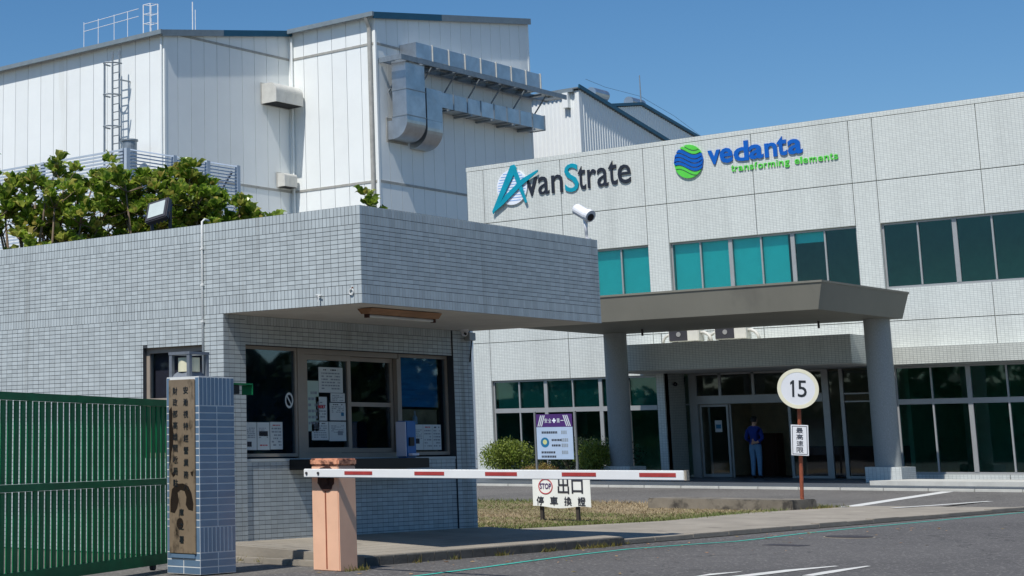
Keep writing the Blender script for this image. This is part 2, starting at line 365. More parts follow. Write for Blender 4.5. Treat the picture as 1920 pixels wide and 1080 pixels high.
for i in range(52000):
    x = rnd.uniform(18.85, 32.2); y = 13.7 + (rnd.random() ** 1.3) * 11
    edge = 13.95 if x < 21 else 13.7 + abs(x - 24.5) * .1
    if y < edge + rnd.uniform(-.12, .12): continue
    if 29.7 < x < 30.85 and 14.1 < y < 17.1: continue
    sp.append((x, y, .015, 1.0 + (1.2 if y < edge + .25 or x > 31.6 else 0)))
tag(blades('grass', sp, M['grass'], .012, .042, .009, 1.5), 'dry patchy grass verge between the guard house and the yard road', 'grass', kind='stuff')
# road markings
def strip(pts, wd, z=None, dz=.005):
    mb = MB(); n = len(pts); vs = []
    for i, p in enumerate(pts):
        a = Vector(pts[max(i - 1, 0)]); b = Vector(pts[min(i + 1, n - 1)]); d = (b - a).normalized(); nn = Vector((-d.y, d.x))
        ww = wd[i] if isinstance(wd, list) else wd
        for s in (-1, 1):
            q = Vector(p) + nn * s * ww / 2; vs.append((q.x, q.y, (zroad(q.x) if z is None else z) + dz))
    return mb.add(vs, [(2 * i, 2 * i + 2, 2 * i + 3, 2 * i + 1) for i in range(n - 1)])
tpts = [(11.5, 9.72), (12.5, 9.85), (13.5, 9.99), (14.6, 10.15), (15.8, 10.36), (17, 10.54), (18.2, 10.66), (19.4, 10.6), (20.4, 10.49), (21.2, 10.55), (22.7, 10.73), (24.5, 10.82), (26.4, 10.89), (29, 10.98), (33, 11.1)]
struct(strip(tpts, .055, 0).build('teal_line', M['line_teal']))
struct(strip([(14.75, 8.0), (15.2, 8.03), (15.62, 7.99)], [.02, .10, .03], 0).build('arrow_marking', M['line_white']))
struct(strip([(14.9, 7.72), (15.5, 7.72), (16.1, 7.73), (16.9, 7.66)], [.12, .14, .13, .05], 0).build('arrow_marking', M['line_white']))
struct(strip([(15.5, 7.30), (16.1, 7.36), (16.6, 7.40), (17.1, 7.43)], [.10, .12, .09, .04], 0).build('arrow_marking', M['line_white']))
struct(strip([(31.4, 14.43), (33, 14.6), (36.8, 15.1), (40, 15.5)], .26).build('white_line', M['line_white']))
struct(strip([(31.35, 13.12), (33, 13.1), (36, 13.15)], .13, 0, .05).build('white_line', M['line_white']))
mh = thing('manhole_cover', (22.2, 9.87, 0), 'dark iron manhole cover with pale rim in the near road', 'manhole')
MB().tube([(22.2, 9.87, -.02), (22.2, 9.87, .006)], .31, 28).build('rim', M['concrete'], mh)
MB().tube([(22.2, 9.87, -.02), (22.2, 9.87, .012)], .285, 28).build('cover', M['iron'], mh)
dr = thing('drain_slot', (20.05, 9.68, 0), 'thin dark drain slot sunk in the asphalt', 'drain')
B(19.9, 20.2, 9.45, 9.9, -.02, .004).build('slot', M['iron'], dr)
# landing in front of the main building
ld = struct(B(40.36, 49.0, 5, 44, -.05, .20).build('landing', M['landing']))
y = 5.0
while y < 44:
    B(40.2, 40.355, y + .006, y + .994, -.03, .172).build('kerb_stone', M['kerb'], ld, bevel=.01); y += 1.0
struct(B(41.6, 44.2, 10, 17.9, .0, .30).build('step', M['kerb']))
# ------------------------------------------------------------------ guard house
GX, GY, GR, GB = 14.127, 11.145, 18.71, 19.0                # left face, front face, right end, back
ZS, ZT, YW = 2.58, 3.58, 13.06
gh = thing('guard_house', (16.4, 13.1, 0), 'small flat roofed guard house in grey tiles with a deep overhanging fascia', 'guard house')
e = .005
B(GX + e, GR - e, GY + e, GB, ZS + .012, ZT).build('roof_slab', M['grout'], gh)
B(GX + .02, GR - .02, GY + .02, YW + .1, ZS, ZS + .011).build('soffit', M['soffit'], gh)
wl = MB()
wl.box(GX + e, GX + .22, 14.30, GB, 0, ZS + .01).box(GX + e, GX + .22, YW + .22, 13.36, 0, ZS + .01)
wl.box(GX + e, GX + .22, 13.36, 14.30, 0, 1.05).box(GX + e, GX + .22, 13.36, 14.30, 2.26, ZS + .01)
wl.box(GX + e, 14.485, YW + e, YW + .215, 0, ZS + .01).box(18.36, 18.75, YW + e, YW + .215, 0, ZS + .01)
wl.box(14.487, 18.358, YW + .025, YW + .21, 2.262, ZS + .01).box(14.487, 18.358, YW + .025, YW + .21, 0, 1.0)
wl.box(18.53, 18.75, YW + .22, GB, 0, ZS + .01).box(GX + .23, 18.52, GB - .2, GB - .002, 0, ZS + .01)
wl.build('wall', M['grout'], gh)
B(14.36, 18.5, 15.0, 15.1, .2, 2.55).build('inner_wall', M['office_wall'], gh)
B(14.36, 18.5, YW + .23, 15.58, .12, .2).build('inner_floor', M['dark'], gh)
B(14.487, 18.358, YW + .012, YW + .12, 1.0, 1.03).build('window_sill', M['tile'], gh)
TW, TH, JT = .098, .048, .0055
rects = []                                                   # (plane, fixed, u0, u1, z0, z1)
def field(plane, fixed, u0, u1, z0, z1, rows, holes=()):
    """rows: list of (height, width, bottom) courses"""
    n_of = {}
    for zb, hh, wd in rows:
        if zb + hh < z0 - 1e-4 or zb > z1: continue
        n = max(1, round((u1 - u0) / wd)); st = (u1 - u0) / n
        for i in range(n):
            a, b = u0 + i * st, u0 + (i + 1) * st
            a0, b0, c0, d0 = a + JT / 2, b - JT / 2, max(zb, z0) + JT / 2, min(zb + hh, z1) - JT / 2
            if d0 - c0 < .01: continue
            skip = False
            for (h0, h1, g0, g1) in holes:
                if b0 > h0 and a0 < h1 and d0 > g0 and c0 < g1:
                    if a0 < h0 - .02: b0 = min(b0, h0)
                    elif b0 > h1 + .02: a0 = max(a0, h1)
                    elif c0 < g0 - .015: d0 = min(d0, g0)
                    elif d0 > g1 + .015: c0 = max(c0, g1)
                    else: skip = True
            if not skip and b0 - a0 > .012 and d0 - c0 > .01: rects.append((plane, fixed, a0, b0, c0, d0))
fascia = [(ZT - .096, .096, .049), (ZT - .192, .096, .049)]
z = ZT - .192
while z - TH > ZS + .192 - .02: z -= (ZT - ZS - .384) / 13; fascia.append((z, (ZT - ZS - .384) / 13, TW))
fascia += [(ZS + .096, .096, .049), (ZS, .096, .049)]
lower = [(ZS - (i + 1) * TH, TH, TW) for i in range(54)]
field('X', GX, GY, GB, ZS, ZT, fascia)
field('Y', GY, GX, GR, ZS, ZT, fascia)
field('X', GX, YW, GB, 0, ZS, lower, [(13.36, 14.30, 1.05, 2.26)])
field('Y', YW, GX, 14.487, .06, ZS, lower)
field('Y', YW, 18.358, 18.755, .06, ZS, lower)
head = [(ZS - .096, .096, .049)] + [(ZS - .096 - (i + 1) * TH, TH, TW) for i in range(5)]
field('Y', YW + .02, 14.49, 18.355, 2.262, ZS, head)
field('Y', YW + .02, 14.49, 18.355, .06, 1.0, [(1.0 - (i + 1) * TH, TH, TW) for i in range(20)])
cv = cam.matrix_world.translation
def vis(r):
    pl, fx, a, b, c, d = r
    p = Vector((fx, (a + b) / 2, (c + d) / 2)) if pl == 'X' else Vector(((a + b) / 2, fx, (c + d) / 2))
    q = p - cv; u = q.dot(right); v = q.dot(fwd); px = 3305.4 * u / v + 325.8
    if px < 230 or px > 1690: return 0
    return (b - a) * (d - c) * abs(q.x if pl == 'X' else q.y) / q.length ** 3
rects.sort(key=vis, reverse=True)
def tile_mb(mb, r, t=.0042):
    pl, fx, a, b, c, d = r
    return mb.box(fx, fx + t, a, b, c, d) if pl == 'X' else mb.box(a, b, fx, fx + t, c, d)
cache = {}
def tile_part(r, parent, m, name='tile', t=.0042):
    pl, fx, a, b, c, d = r
    key = (pl, round(b - a, 3), round(d - c, 3), m.name)
    ctr = Vector((fx, (a + b) / 2, (c + d) / 2)) if pl == 'X' else Vector(((a + b) / 2, fx, (c + d) / 2))
    if key not in cache:
        mb = tile_mb(MB(), r, t); mb.v = [tuple(Vector(v) - ctr) for v in mb.v]
        me = bpy.data.meshes.new(name); me.from_pydata(mb.v, [], mb.f); me.materials.append(m); cache[key] = me
    return place(name, cache[key], ctr, parent)
for r in rects[:300]: tile_part(r, gh, M['tile'])
mb = MB()
for r in rects[300:]: tile_mb(mb, r)
stuff(mb.build('tiles', M['tile'], gh))
# guard house windows (plane of the recess)
FR = YW + .10
def frame_rect(x0, x1, z0, z1, y0, y1, wd, mb=None):
    mb = mb or MB()
    mb.box(x0, x0 + wd, y0, y1, z0, z1).box(x1 - wd, x1, y0, y1, z0, z1)
    return mb.box(x0 + wd, x1 - wd, y0, y1, z0, z0 + wd).box(x0 + wd, x1 - wd, y0, y1, z1 - wd, z1)
def gwin(x0, x1, z0, z1, wd, y=FR, rail=None, label=None):
    mb = frame_rect(x0, x1, z0, z1, y, y + .05, wd)
    if rail: mb.box(x0 + wd, x1 - wd, y + .004, y + .046, rail[0], rail[1])
    f = mb.build('window', M['bronze_alu'], gh)
    if label: f['label'] = label
    if rail:
        B(x0 + wd, x1 - wd, y + .02, y + .026, z0 + wd, rail[0]).build('pane', M['g_guard'], f)
        B(x0 + wd, x1 - wd, y + .02, y + .026, rail[1], z1 - wd).build('pane', M['g_guard'], f)
    else: B(x0 + wd, x1 - wd, y + .02, y + .026, z0 + wd, z1 - wd).build('pane', M['g_guard'], f)
    return f
gwin(14.49, 15.46, 1.05, 2.26, .035)
B(15.463, 15.577, FR - .01, FR + .06, 1.03, 2.26).build('mullion', M['bronze_alu'], gh)
B(15.58, 17.34, FR - .005, FR + .06, 2.20, 2.26).build('window_head', M['bronze_alu'], gh)
B(15.58, 17.34, FR - .005, FR + .06, 1.03, 1.085).build('window_rail', M['bronze_alu'], gh)
gwin(15.58, 16.43, 1.088, 2.197, .06, FR)
gwin(16.40, 17.31, 1.088, 2.197, .05, FR + .055, (1.62, 1.67))
B(17.312, 17.36, FR - .01, FR + .05, 1.09, 2.195).build('mullion', M['bronze_alu'], gh)
gwin(17.362, 18.357, 1.05, 2.26, .04)
B(17.42, 18.27, FR + .10, FR + .11, 1.63, 2.24).build('blind', M['blind_blue'], gh)
B(17.42, 18.27, FR + .12, FR + .13, 1.06, 1.60).build('cardboard_screen', M['cardboard'], gh)
lw = MB().box(GX + .06, GX + .11, 13.36, 13.41, 1.05, 2.26).box(GX + .06, GX + .11, 14.25, 14.30, 1.05, 2.26).box(GX + .06, GX + .11, 13.41, 14.25, 2.2, 2.26).box(GX + .06, GX + .11, 13.41, 14.25, 1.05, 1.1).box(GX + .06, GX + .11, 13.41, 14.25, 1.62, 1.7)
f = lw.build('window', M['bronze_alu'], gh)
B(GX + .08, GX + .086, 13.41, 14.25, 1.70, 2.2).build('pane', M['g_guard'], f)
B(GX + .08, GX + .086, 13.41, 14.25, 1.10, 1.62).build('pane', M['g_guard'], f)
B(GX + .16, GX + .17, 13.38, 14.28, 1.08, 2.24).build('curtain', M['curtain'], gh)
# counter
ct = thing('counter_slab', (16.4, 12.9, .91), 'black stone counter ledge below the guard house sliding window', 'counter')
B(15.2, 17.38, 12.76, YW + .018, .905, 1.02).build('slab', M['black'], ct, bevel=.006)
dsp = thing('sanitiser_dispenser', (17.05, 12.87, 1.02), 'blue and white dispenser standing on the black counter', 'dispenser')
B(17.00, 17.19, 12.80, 12.95, 1.022, 1.45).build('housing', M['disp_blue'], dsp, bevel=.012)
B(16.986, 16.998, 12.805, 12.945, 1.04, 1.44).build('side_plate', M['disp_white'], dsp)
B(17.03, 17.12, 12.775, 12.797, 1.16, 1.26).build('spout', M['black'], dsp, bevel=.004)
B(17.02, 17.16, 12.74, 12.797, 1.05, 1.075).build('drip_tray', M['disp_white'], dsp, bevel=.004)
bt = thing('pump_bottle', (17.75, 13.12, 1.03), 'small clear pump bottle on the sill inside the right window corner', 'bottle')
MB().tube([(17.75, FR + .07, 1.42), (17.75, FR + .07, 1.50), (17.75, FR + .07, 1.53)], [.03, .03, .012], 12).build('bottle_body', M['cctv'], bt)
MB().tube([(17.75, FR + .07, 1.53), (17.75, FR + .07, 1.58)], .008, 8).build('pump', M['cctv'], bt)
B(17.60, 17.9, FR + .045, FR + .105, 1.39, 1.418).build('ledge', M['bronze_alu'], gh)
# notices on the panes
def lines(mb, x0, x1, z0, z1, y, n, fill=.8):
    st = (z1 - z0) / n
    for i in range(n):
        zz = z1 - (i + .5) * st; x = x0
        while x < x1:
            ln = rnd.uniform(.012, .05); 
            if rnd.random() < fill: mb.box(x, min(x + ln, x1), y - .0012, y - .0003, zz - st * .22, zz + st * .22)
            x += ln + rnd.uniform(.006, .014)
    return mb
def notice(x0, x1, z0, z1, label, red=False, pic=None, head=None, m='paper', tilt=0, y=FR + .017):
    t = thing('notice', ((x0 + x1) / 2, y, z0), label, 'notice', 'paper notices stuck on the guard house windows')
    B(x0, x1, y - .002, y, z0, z1).build('sheet', M[m], t)
    yy = y - .0022; w_, h_ = x1 - x0, z1 - z0
    lines(MB(), x0 + w_ * .12, x1 - w_ * .12, z0 + h_ * (.42 if pic else .1), z1 - h_ * .18, yy, 6 if h_ > .2 else 4).build('print', M['print_grey'], t)
    if head: lines(MB(), x0 + w_ * .2, x1 - w_ * .2, z1 - h_ * .16, z1 - h_ * .05, yy, 1).build('heading', M['print'], t)
    if pic: B(x0 + w_ * pic[0], x0 + w_ * pic[1], yy - .0012, yy - .0003, z0 + h_ * pic[2], z0 + h_ * pic[3]).build('picture', M[pic[4]], t)
    if red: lines(MB(), x0 + w_ * .2, x1 - w_ * .2, z0 + h_ * red[0], z0 + h_ * red[1], yy - .001, 1, 1).build('red_print', M['print_red'], t)
    return t
notice(14.53, 14.775, 1.125, 1.425, 'white notice with a small dark emblem low on the left guard window, beside the pillar', pic=(.35, .65, .12, .3, 'print'))
notice(14.785, 14.99, 1.125, 1.425, 'middle white notice of the left guard window with a dark photo and red caption', pic=(.15, .85, .5, .68, 'print'), red=(.12, .22))
notice(15.0, 15.21, 1.13, 1.43, 'plain white notice nearest the mullion on the left guard window', red=(.84, .92))
notice(15.86, 16.30, 1.77, 2.06, 'largest notice, a white line drawing plan at the top of the sliding window', m='paper', head=True)
notice(15.64, 15.855, 1.33, 1.90, 'pale green sheet along the left edge of the sliding window', m='paper_mint')
notice(15.80, 16.0, 1.45, 1.72, 'white notice with large red characters on the sliding window', red=(.45, .72))
notice(16.07, 16.33, 1.665, 1.765, 'small strip notice under the big plan on the sliding window')
notice(16.05, 16.34, 1.455, 1.655, 'white notice with a black heading right of the red one on the sliding window', head=True, pic=(.7, .88, .25, .45, 'emblem_blue'))
notice(15.72, 16.02, 1.23, 1.44, 'lower left of the two grid notices at the bottom of the sliding window', head=True)
notice(16.03, 16.34, 1.22, 1.44, 'lower right of the two grid notices at the bottom of the sliding window', pic=(.5, .8, .3, .5, 'print_grey'))
notice(17.64, 17.83, 1.11, 1.415, 'white notice with a dark picture low on the right guard window', pic=(.15, .6, .25, .45, 'print'))
notice(17.835, 18.02, 1.11, 1.415, 'middle white notice of the right guard window with red heading', red=(.85, .95))
notice(18.025, 18.20, 1.11, 1.415, 'blank looking notice at the far right of the right guard window', head=True)
ns = thing('prohibition_sticker', (15.335, FR + .015, 1.6), 'round white prohibition sticker with a diagonal slash on the dark left guard window', 'sticker')
ring = MB(); 
for i in range(24):
    a, b = 2 * math.pi * i / 24, 2 * math.pi * (i + 1) / 24
    pr = lambda t, r: (15.335 + r * math.cos(t) * .8, FR + .017, 1.672 + r * math.sin(t))
    ring.prism([pr(a, .062), pr(b, .062), pr(b, .088), pr(a, .088)], (0, -.0015, 0))
ring.build('ring', M['paper'], ns)
MB().bar((15.30, FR + .016, 1.72), (15.37, FR + .016, 1.625), .0015, .018, (0, 0, 1)).build('slash', M['paper'], ns)
# pieces fixed to the guard house
cd = thing('conduit', (GX - .02, 13.35, 2.2), 'thin white conduit pipe running down the sunlit tiled wall', 'pipe')
MB().tube([(GX + .10, 13.35, ZT + .05), (GX + .03, 13.35, ZT + .06), (GX - .012, 13.35, ZT + .03), (GX - .015, 13.35, 3.4), (GX - .015, 13.35, 1.6)], .012, 8).build('pipe', M['conduit'], cd, smooth=True)
for zz in (3.3, 2.9, 2.5): B(GX - .03, GX, 13.33, 13.37, zz, zz + .02).build('clip', M['conduit'], cd)
h1 = thing('wall_hook', (GX, 11.68, 2.64), 'small forked white hook low on the sunlit fascia, left of the ring hook', 'hook', 'hooks on the fascia')
MB().tube([(GX, 11.68, 2.69), (GX - .04, 11.68, 2.68), (GX - .045, 11.68, 2.62)], .008, 6).build('hook_arm', M['conduit'], h1)
MB().tube([(GX - .02, 11.73, 2.695), (GX - .03, 11.65, 2.685)], .007, 6).build('fork', M['conduit'], h1)
h2 = thing('wall_hook', (GX, 11.27, 2.68), 'rust stained white ring hook on the sunlit fascia near the corner', 'hook', 'hooks on the fascia')
MB().tube([(GX - .012, 11.27 + .026 * math.cos(t * .52), 2.70 + .03 * math.sin(t * .52)) for t in range(13)], .007, 6).build('ring', M['conduit'], h2)
MB().tube([(GX + .002, 11.26, 2.745), (GX - .012, 11.265, 2.725)], .01, 6).build('rusty_bolt', M['rust'], h2)
tl = thing('soffit_lamp', (15.2, 11.42, 2.5), 'rusty old fluorescent batten lamp fixed under the guard house soffit', 'lamp')
LX0, LX1, LY = 14.62, 15.85, 11.50
MB().prism([(LX0, LY - .10, 2.572), (LX0, LY + .10, 2.572), (LX0, LY + .05, 2.515), (LX0, LY - .05, 2.515)], (LX1 - LX0, 0, 0)).build('reflector', M['rust_lamp'], tl)
MB().tube([(LX0 + .05, LY, 2.497), (LX1 - .05, LY, 2.497)], .017, 10).build('tube', M['duct_white'], tl)
for xx in (LX0 + .02, LX1 - .05): B(xx, xx + .03, LY - .025, LY + .025, 2.475, 2.513).build('lamp_holder', M['rust_hub'], tl)
dc = thing('dome_camera', (18.33, 12.86, 2.5), 'small white dome camera under the soffit corner above the right pillar', 'camera')
MB().tube([(18.33, 12.86, 2.579), (18.33, 12.86, 2.55)], .055, 16).build('camera_base', M['cctv'], dc)
MB().tube([(18.33, 12.86, 2.549), (18.33, 12.86, 2.52), (18.33, 12.86, 2.495)], [.045, .042, .02], 16).build('dome', M['cctv'], dc, smooth=True)
MB().tube([(18.30, 12.83, 2.525), (18.285, 12.81, 2.517)], .018, 10).build('lens', M['lens'], dc)
jb = thing('junction_box', (18.66, 13.0, 2.44), 'pale grey junction box at the top of the right pillar', 'junction box')
B(18.60, 18.74, 12.975, YW - .002, 2.46, 2.56).build('box_body', M['alu'], jb, bevel=.006)
MB().tube([(18.71, 13.02, 2.46), (18.71, 13.03, 2.38), (18.71, 13.055, 2.2)], .009, 6).build('cable', M['black'], jb)
# platform under the guard house
pf = thing('platform', (16.4, 12.1, 0), 'low concrete platform with tiled edge below the guard house window', 'platform')
MB().add([(14.06, 11.15, -.02), (18.95, 11.16, -.02), (18.95, 13.08, -.02), (13.97, 13.08, -.02), (14.06, 11.15, .092), (18.95, 11.16, .092), (18.95, 13.08, .16), (13.97, 13.08, .165)],
         [(0, 3, 2, 1), (4, 5, 6, 7), (0, 1, 5, 4), (1, 2, 6, 5), (2, 3, 7, 6), (3, 0, 4, 7)]).build('slab', M['concrete'], pf)
B(13.86, 13.975, 11.5, 13.1, -.02, .045).build('lower_step', M['concrete'], pf, bevel=.01)
x = 14.06
while x < 18.93:
    B(x + .004, min(x + .225, 18.95) - .004, 11.135, 11.149, .0, .082 + rnd.uniform(-.003, .003)).build('edge_tile', M['concrete_dark'], pf); x += .227
nx, ny = 22, 9
for i in range(nx):
    for j in range(ny):
        x0, x1 = 14.08 + i * 4.86 / nx, 14.08 + (i + 1) * 4.86 / nx; y0, y1 = 11.17 + j * 1.88 / ny, 11.17 + (j + 1) * 1.88 / ny
        zf = lambda x, y: .0935 + (y - 11.15) / 1.93 * (.068 + .005 * (18.95 - x) / 4.9)
        g = .0035
        p = [(x0 + g, y0 + g), (x1 - g, y0 + g), (x1 - g, y1 - g), (x0 + g, y1 - g)]
        b_ = MB().add([(a, b, zf(a, b) - .004) for a, b in p] + [(a, b, zf(a, b) + .003) for a, b in p], [(0, 3, 2, 1), (4, 5, 6, 7), (0, 1, 5, 4), (1, 2, 6, 5), (2, 3, 7, 6), (3, 0, 4, 7)])
        b_.build('paving_tile', M['concrete'], pf)
# bullet camera and floodlight on the guard house roof
bc = thing('bullet_camera', (18.6, 11.22, ZT), 'white bullet security camera on a short pole above the right guard house roof corner', 'camera')
MB().tube([(18.6, 11.22, ZT + .001), (18.6, 11.22, ZT + .015)], .05, 14).build('pole_base', M['cctv'], bc)
MB().tube([(18.6, 11.22, ZT + .015), (18.585, 11.215, ZT + .14), (18.575, 11.21, ZT + .24)], [.017, .02, .03], 10).build('pole', M['cctv'], bc, smooth=True)
cdv = Vector((-.20, -.78, -.45)).normalized(); c0 = Vector((18.58, 11.24, ZT + .325)) - cdv * .14
MB().tube([c0, c0 + cdv * .02, c0 + cdv * .27], [.055, .07, .07], 18).build('camera_body', M['cctv'], bc, smooth=False)
MB().tube([c0 + cdv * .23 + Vector((0, 0, .012)), c0 + cdv * .28 + Vector((0, 0, .012))], .077, 18).build('sun_shield', M['cctv'], bc)
MB().tube([c0 + cdv * .275, c0 + cdv * .285], .046, 18).build('lens', M['lens'], bc)
fl = thing('floodlight', (14.55, 14.42, ZT), 'dark square floodlight with a pale glass face on the guard house roof edge', 'floodlight')
fm = Matrix.Translation((14.5, 14.42, ZT + .29)) @ Matrix.Rotation(R(-18), 4, 'X') @ Matrix.Rotation(R(28), 4, 'Y') @ Matrix.Rotation(R(14), 4, 'Z')
B(-.03, .05, -.15, .15, -.15, .15).xform(fm).build('flood_housing', M['flood_body'], fl, bevel=.012)
B(-.036, -.031, -.11, .11, -.105, .105).xform(fm).build('flood_glass', M['flood_glass'], fl)
for i in range(6): B(.052, .09, -.13 + i * .05, -.118 + i * .05, -.12, .12).xform(fm).build('cooling_fin', M['flood_body'], fl)
MB().bar((14.56, 14.28, ZT + .0), (14.54, 14.26, ZT + .27), .03, .03).bar((14.56, 14.56, ZT), (14.54, 14.58, ZT + .27), .03, .03).build('bracket', M['flood_body'], fl)
B(14.48, 14.7, 14.22, 14.62, ZT, ZT + .06).build('ballast_box', M['flood_body'], fl, bevel=.008)
# ------------------------------------------------------------------ gate pillar with plaque and lantern
PX0, PX1, PY0, PY1, PZ = 12.2, 12.69, 11.6, 12.03, 1.81
gp = thing('gate_pillar', (12.445, 11.815, 0), 'square gate pillar clad in glazed blue tiles with a bronze plaque', 'pillar')
B(PX0 + .0018, PX1 - .0018, PY0 + .0018, PY1 - .0018, 0, PZ - .004).build('core', M['pale_grout'], gp)
def courses():
    z = 0.0; out_ = []
    for k in range(3): out_.append((z, .0655, .245)); z += .0655
    out_.append((z, .232, .0545)); z += .232
    while z + .0655 < PZ - .235: out_.append((z, .0655, .245)); z += .0655
    out_.append((z, PZ - z, .0545)); return out_
save = rects; rects = []; JT0 = JT; JT = .0105
field('Y', PY0, PX0, PX1, 0, PZ, courses())
for zb, hh, wd in courses():
    if wd > .1: field('X', PX0, PY0, PY1, zb, zb + hh, [(zb, hh, .2149)], [(11.665, 11.985, .20, 1.79)])
    else: field('X', PX0, PY0, PY1, zb, zb + hh, [(zb, hh, .0538)], [(11.665, 11.985, .20, 1.79)])
for r in rects: tile_part(r, gp, M['blue_tile'], t=.0055)
rects = save; JT = JT0
B(PX0 + .004, PX1 - .004, PY0 + .004, PY1 - .004, PZ - .003, PZ + .006).build('cap', M['pale_grout'], gp)
pq = thing('plaque', (PX0, 11.81, .18), 'tall polished bronze plaque with Chinese characters on the blue tiled pillar', 'plaque')
B(PX0 - .018, PX0 - .001, 11.645, 11.985, .185, 1.79).build('plate', M['bronze'], pq, bevel=.004)
for i, ch in enumerate('安瀚視特經營業務八'):
    text('character', ch, (PX0 - .0195, 11.755, 1.69 - i * .112), width=.062, height=.068, depth=.003, m=M['ink'], parent=pq, bold=.008, **NX)
for i, ch in enumerate('財政部高雄關稅局駐'):
    text('character', ch, (PX0 - .0195, 11.895, 1.685 - i * .107), width=.062, height=.068, depth=.003, m=M['ink'], parent=pq, bold=.008, **NX)
for i, ch in enumerate('庫之署'):
    text('character', ch, (PX0 - .0195, 11.82, .56 - i * .125), width=.06, height=.066, depth=.003, m=M['ink'], parent=pq, bold=.008, **NX)
def reflection_shape(pts): MB().prism([(PX0 - .0183, y, z) for y, z in pts], (-.0008, 0, 0)).build('painted_reflection', M['painted_reflection'], pq)  # flat dark shapes painted in place of reflections on the bronze
reflection_shape([(11.978, 1.50), (11.945, 1.54), (11.93, 1.47), (11.938, 1.38), (11.92, 1.30), (11.925, 1.18), (11.945, 1.12), (11.96, 1.02), (11.978, .98)])
reflection_shape([(11.965, .66), (11.945, .77), (11.88, .82), (11.80, .825), (11.73, .80), (11.69, .74), (11.665, .64), (11.672, .575), (11.73, .585), (11.765, .63), (11.755, .70), (11.78, .755), (11.83, .765), (11.87, .74), (11.855, .67), (11.875, .60), (11.91, .55), (11.965, .56)])
reflection_shape([(11.84 + .045 * math.cos(t * .524), .455 + .055 * math.sin(t * .524)) for t in range(12)])
reflection_shape([(11.95, .915), (11.91, .94), (11.90, .90), (11.93, .88)]); reflection_shape([(11.70, .93), (11.665, .94), (11.668, .89), (11.69, .90)])
B(PX0 - .012, PX0 - .0005, 11.66, 11.97, .145, .18).build('bottom_bracket', M['blue_tile'], pq)
la = thing('pillar_lantern', (12.35, 11.87, PZ), 'grey metal lantern with a cream glass shade on top of the blue pillar', 'lantern')
lx0, lx1, ly0, ly1, lz0, lz1 = 12.21, 12.49, 11.73, 12.01, PZ + .007, PZ + .245
for xx, yy in ((lx0, ly0), (lx1 - .045, ly0), (lx0, ly1 - .045), (lx1 - .045, ly1 - .045)): B(xx + .004, xx + .041, yy + .004, yy + .041, lz0, lz1 - .028).build('lantern_post', M['lamp_grey'], la)
tp = MB().box(lx0, lx1, ly0, ly0 + .045, lz1 - .027, lz1).box(lx0, lx1, ly1 - .045, ly1, lz1 - .027, lz1).box(lx0, lx0 + .045, ly0 + .046, ly1 - .046, lz1 - .027, lz1).box(lx1 - .045, lx1, ly0 + .046, ly1 - .046, lz1 - .027, lz1)
tp.build('top_frame', M['lamp_grey'], la)
mbb = MB(); a_ = .06
mbb.add([(lx0 + .01, ly0 + .01, lz0), (lx1 - .01, ly0 + .01, lz0), (lx1 - .01, ly1 - .01, lz0), (lx0 + .01, ly1 - .01, lz0), (lx0 + a_, ly0 + a_, lz0 + .05), (lx1 - a_, ly0 + a_, lz0 + .05), (lx1 - a_, ly1 - a_, lz0 + .05), (lx0 + a_, ly1 - a_, lz0 + .05)],
        [(0, 3, 2, 1), (4, 5, 6, 7), (0, 1, 5, 4), (1, 2, 6, 5), (2, 3, 7, 6), (3, 0, 4, 7)])
mbb.build('lantern_base', M['lamp_grey'], la)
MB().tube([((lx0 + lx1) / 2, (ly0 + ly1) / 2, lz0 + .051), ((lx0 + lx1) / 2, (ly0 + ly1) / 2, lz0 + .185)], .105, 20).build('lamp_shade', M['lamp_glass'], la, smooth=False)
cr = thing('card_reader', (12.83, 11.85, 1.62), 'small dark card reader under a green metal hood behind the blue pillar', 'card reader')
hx0, hx1, hy0, hy1 = 12.70, 13.10, 11.72, 11.86
MB().box(hx0, hx1, hy0, hy1, 1.755, 1.77).box(hx1 - .012, hx1, hy0, hy1, 1.66, 1.754).build('hood', M['green'], cr)
B(hx0, hx1 - .16, hy0 + .03, hy1 - .01, 1.665, 1.752).build('reader', M['black'], cr, bevel=.005)
B(hx0, hx0 + .05, hy0 + .02, hy0 + .028, 1.54, 1.655).build('reader_label', M['paper'], cr)
MB().tube([(12.74, 11.82, 0), (12.74, 11.82, 1.664)], .014, 8).build('reader_post', M['green'], cr)
# ------------------------------------------------------------------ green gate
gt = thing('green_gate', (11.0, 12.0, 0), 'dark green steel bar gate left of the blue tiled pillar', 'gate')
G0 = Vector((12.72, 12.50, 0)); gd = Vector((-.943, -.334, 0)).normalized(); GL = 3.6
ga = math.atan2(gd.y, gd.x); gm = Matrix.Translation(G0) @ Matrix.Rotation(ga, 4, 'Z')
B(0, GL, -.025, .025, 1.555, 1.62).xform(gm).build('top_rail', M['green'], gt)
B(0, GL, -.025, .025, .80, .86).xform(gm).build('middle_rail', M['green'], gt)
B(0, GL, -.03, .03, .05, .15).xform(gm).build('bottom_rail', M['green'], gt)
i = 0
while i * .111 < GL - .05:
    xx = i * .111 + .02
    MB().box(xx, xx + .066, -.008, .008, .152, .797).box(xx, xx + .066, -.008, .008, .863, 1.552).xform(gm).build('bar', M['green'], gt); i += 1
for xx in (.4, 3.2): MB().tube([gm @ Vector((xx, -.02, .035)), gm @ Vector((xx, .02, .035))], .035, 14).build('wheel', M['iron'], gt)
